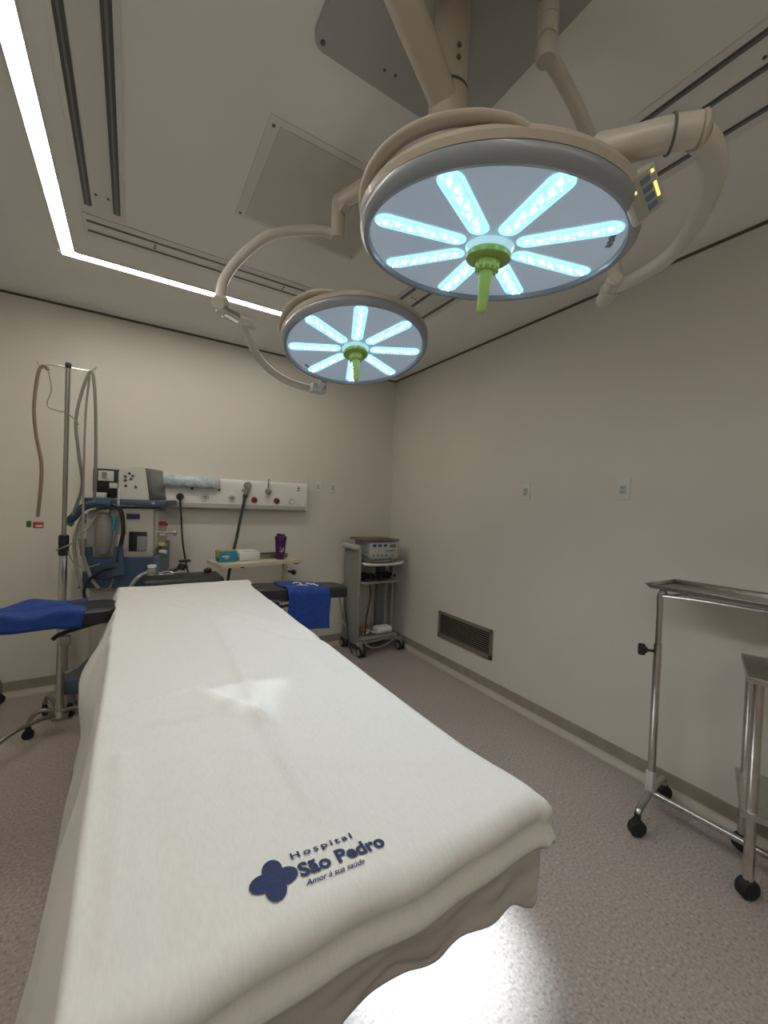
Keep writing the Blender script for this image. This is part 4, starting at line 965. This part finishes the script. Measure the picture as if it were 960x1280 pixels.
a = MB(); a.tube([(1.735, 3.49, .62), (1.70, 3.48, .50), (1.715, 3.46, .36), (1.72, 3.40, .25), (1.80, 3.23, .17), (1.82, 3.10, .115), (1.95, 3.10, .10), (2.10, 3.14, .13), (2.14, 3.18, .15)], .007, seg=8); tag(a.build('cable', 'hose'), 'grey cable drooping in front of the base of the corner cart', 'cable')
a = MB(); a.tube([(1.74, 3.45, .55), (1.725, 3.40, .40), (1.735, 3.37, .25), (1.72, 3.30, .12), (1.735, 3.26, .03), (1.76, 3.30, .01)], .007, seg=8); tag(a.build('cable', 'cable'), 'black cable hanging down the left side of the corner cart', 'cable')

# ------------------------------------------------------------------ the two steel tables at the right
t1 = thing('instrument_table', 'tall steel instrument tray table on one adjustable post by the right wall', 'instrument table', (2.05, .89, 0))
TX0, TX1, TY0, TY1, TZ = 2.015, 2.262, .05, .925, 1.052
a = MB()
a.box(((TX0 + TX1) / 2, (TY0 + TY1) / 2, TZ), (TX1 - TX0, TY1 - TY0, .004), .001)
# raised lip with outward sloping sides
for (p, q, n) in (((TX0, TY0), (TX0, TY1), (-1, 0)), ((TX1, TY0), (TX1, TY1), (1, 0)), ((TX0, TY1), (TX1, TY1), (0, 1)), ((TX0, TY0), (TX1, TY0), (0, -1))):
    n = V((*n, 0)); p = V((*p, TZ)); q = V((*q, TZ)); d = (q - p).normalized(); u = V((0, 0, .020)) + n * .012
    p2 = p - d * .012; q2 = q + d * .012
    vs4 = [a.bm.verts.new(c) for c in (p, q, q2 + u, p2 + u, p2 + u + n * .006 - V((0, 0, .003)), q2 + u + n * .006 - V((0, 0, .003)))]
    a.bm.faces.new(vs4[:4]); a.bm.faces.new((vs4[3], vs4[2], vs4[5], vs4[4]))
tr = a.build('tray', 'steel', t1, recalc=False); so = tr.modifiers.new('t', 'SOLIDIFY'); so.thickness = .002
px, py = 2.043, .892
a = MB(); a.cyl((px, py, .12), (px, py, .80), .0165, seg=16); a.build('outer_post', 'chrome', t1)
a = MB(); a.tube([(px, py, .79), (px, py, .95), (px, py, 1.025), (px, py - .02, 1.04)], .0125, seg=12); a.build('inner_post', 'chrome', t1)
a = MB(); a.tube([(px, py - .005, 1.018), (px, py - .10, 1.025), (px, py - .30, 1.034), (px, py - .60, 1.04)], .006, seg=8); a.tube([(px, py - .005, 1.018), (px + .05, py - .03, 1.022), (px + .12, py - .12, 1.03), (px + .13, py - .5, 1.036), (px + .13, py - .62, 1.04)], .006, seg=8); a.tube([(px, py - .60, 1.04), (px + .13, py - .62, 1.04)], .006, seg=8); a.build('tray_support', 'steel', t1)
a = MB(); a.cyl((px - .012, py + .012, .765), (px - .03, py + .04, .765), .006); a.box((px - .037, py + .05, .765), (.022, .03, .052), .007, rot=.5); a.box((px - .032, py + .042, .765), (.03, .028, .024), .006, rot=.5); a.build('clamp_knob', 'black', t1)
a = MB(); a.box((px - .002, py + .001, .165), (.035, .035, .11), .006); plabel(a.build('sleeve', 'lightgrey', t1), 'grey sleeve')
a = MB(); a.tube([(1.885, .868, .075), (1.90, .870, .105), (1.99, .883, .118), (px, py, .12), (2.15, .908, .118), (2.225, .918, .105), (2.235, .92, .075)], .014, seg=12); a.build('foot_bar', 'steel', t1)
a = MB(); a.tube([(px, py - .0, .118), (px + .02, .6, .118), (px + .02, .12, .118)], .013, seg=12, smooth=2); a.build('cross_bar', 'steel', t1)
a = MB(); a.tube([(1.885, .12, .075), (1.90, .12, .105), (2.06, .12, .118), (2.2, .12, .105), (2.215, .12, .075)], .014, seg=12); a.build('foot_bar', 'steel', t1)
for x, y in ((1.882, .867), (2.238, .92), (1.882, .12), (2.218, .12)):
    caster(t1, (x, y, .035), .035, ax=(.5, .9, 0), wid=.036)
a = MB(); a.cyl((px + .02, py + .01, .135), (px + .09, py - .045, .06), .004, seg=8); a.build('brake_rod', 'dullsteel', t1)

t2 = thing('instrument_table', 'lower steel two shelf instrument table at the right edge of the picture', 'instrument table', (2.05, .40, 0))
A = V((1.905, .533, 0)); u = V((.94, .341, 0)); w = V((.341, -.94, 0)); D2, W2 = .33, .25
def P2(a_, b_, z): return A + u * a_ + w * b_ + V((0, 0, z))
for z, nm in ((.805, 'top'), (.315, 'shelf')):
    a = MB()
    a.prism([(0, 0), (D2, 0), (D2, W2), (0, W2)], P2(0, 0, z), u, w, (0, 0, 1), .006)
    for (p, q) in (((0, 0), (D2, 0)), ((0, 0), (0, W2)), ((D2, 0), (D2, W2)), ((0, W2), (D2, W2))):
        m_ = (P2(*p, z) + P2(*q, z)) / 2; L = (P2(*q, z) - P2(*p, z)); a.box(m_ + V((0, 0, -.003)), (L.length, .005, .022), .002, rot=atan2(L.y, L.x))
    a.build(nm, 'steel', t2)
for aa, bb in ((.03, .03), (D2 - .03, .03), (.03, W2 - .03), (D2 - .03, W2 - .03)):
    a = MB(); q = P2(aa, bb, 0); a.cyl((q.x, q.y, .07), (q.x, q.y, .803), .0175, seg=16); lg = a.build('leg', 'chrome', t2)
    caster(lg, (q.x, q.y, .036), .036, ax=(.5, .9, 0), wid=.04)

# ------------------------------------------------------------------ light
def spot(name, loc, aim, watts, deg, blend, rad, col):
    l = bpy.data.lights.new(name, 'SPOT'); l.energy = watts; l.spot_size = radians(deg); l.spot_blend = blend; l.shadow_soft_size = rad; l.color = col
    o = bpy.data.objects.new(name, l); COL.objects.link(o); o.location = loc
    o.rotation_euler = (V(aim) - V(loc)).to_track_quat('-Z', 'Y').to_euler(); return o
n1 = V((.011, .141, -1)).normalized(); n2 = V((-.032, -.208, -1)).normalized()
c1 = V((.716, .719, 2.011)); c2 = V((.81, 1.593, 2.056))
for T, n, off, pw in ((T1, n1, 28.4, 68), (T2, n2, 22., 80)):
    foc = (T @ V((.045, -.035, -1.12)))
    for k in range(8):      # every LED module throws its own narrow beam through the focus, as in the real lamp
        q = radians(off + 45 * k); p = T @ V((.17 * cos(q), .17 * sin(q), -.02))
        spot('lamp_beam', p, foc, pw, 15.5, 1., .02, (.78, .91, 1))
spot('lamp_spill', c1 + n1 * .17, c1 + n1 * 1.5, 7, 165, 1., .15, (.84, .93, 1))
spot('lamp_spill', c2 + n2 * .17, c2 + n2 * 1.5, 7, 165, 1., .15, (.84, .93, 1))
for ax_, ay_ in ((.215, 1.09), (.325, 1.08), (.272, .985)):  # added spots that draw the bright triangle on the sheet facet
    spot('sheet_patch_spot', c2 + V((-.12, -.05, -.03)), (ax_, ay_, ZT), 11, 5.2, .5, .012, (.88, .95, 1))
w = bpy.data.worlds.new('world'); scene.world = w; w.use_nodes = True
w.node_tree.nodes['Background'].inputs['Color'].default_value = (.5, .5, .5, 1); w.node_tree.nodes['Background'].inputs['Strength'].default_value = .2

# ------------------------------------------------------------------ camera
yaw, pitch, roll = .55552, -.01704, .038875
fwd = V((sin(yaw) * cos(pitch), cos(yaw) * cos(pitch), sin(pitch)))
r = V((cos(yaw), -sin(yaw), 0)); up = r.cross(fwd)
r2 = r * cos(roll) + up * sin(roll); u2 = -r * sin(roll) + up * cos(roll)
cam = bpy.data.cameras.new('camera'); co = bpy.data.objects.new('camera', cam); COL.objects.link(co)
Mx = Matrix((r2, u2, -fwd)).transposed().to_4x4(); Mx.translation = V((0, 0, 1.38)); co.matrix_world = Mx
cam.sensor_fit = 'VERTICAL'; cam.sensor_height = 36; cam.sensor_width = 27; cam.lens = 508.3 / 1280 * 36; cam.clip_start = .02
scene.camera = co
vs_ = scene.view_settings
scene.display_settings.display_device = 'sRGB'
vs_.view_transform = 'Standard'; vs_.look = 'None'; vs_.gamma = 1; vs_.use_curve_mapping = False; vs_.exposure = .85
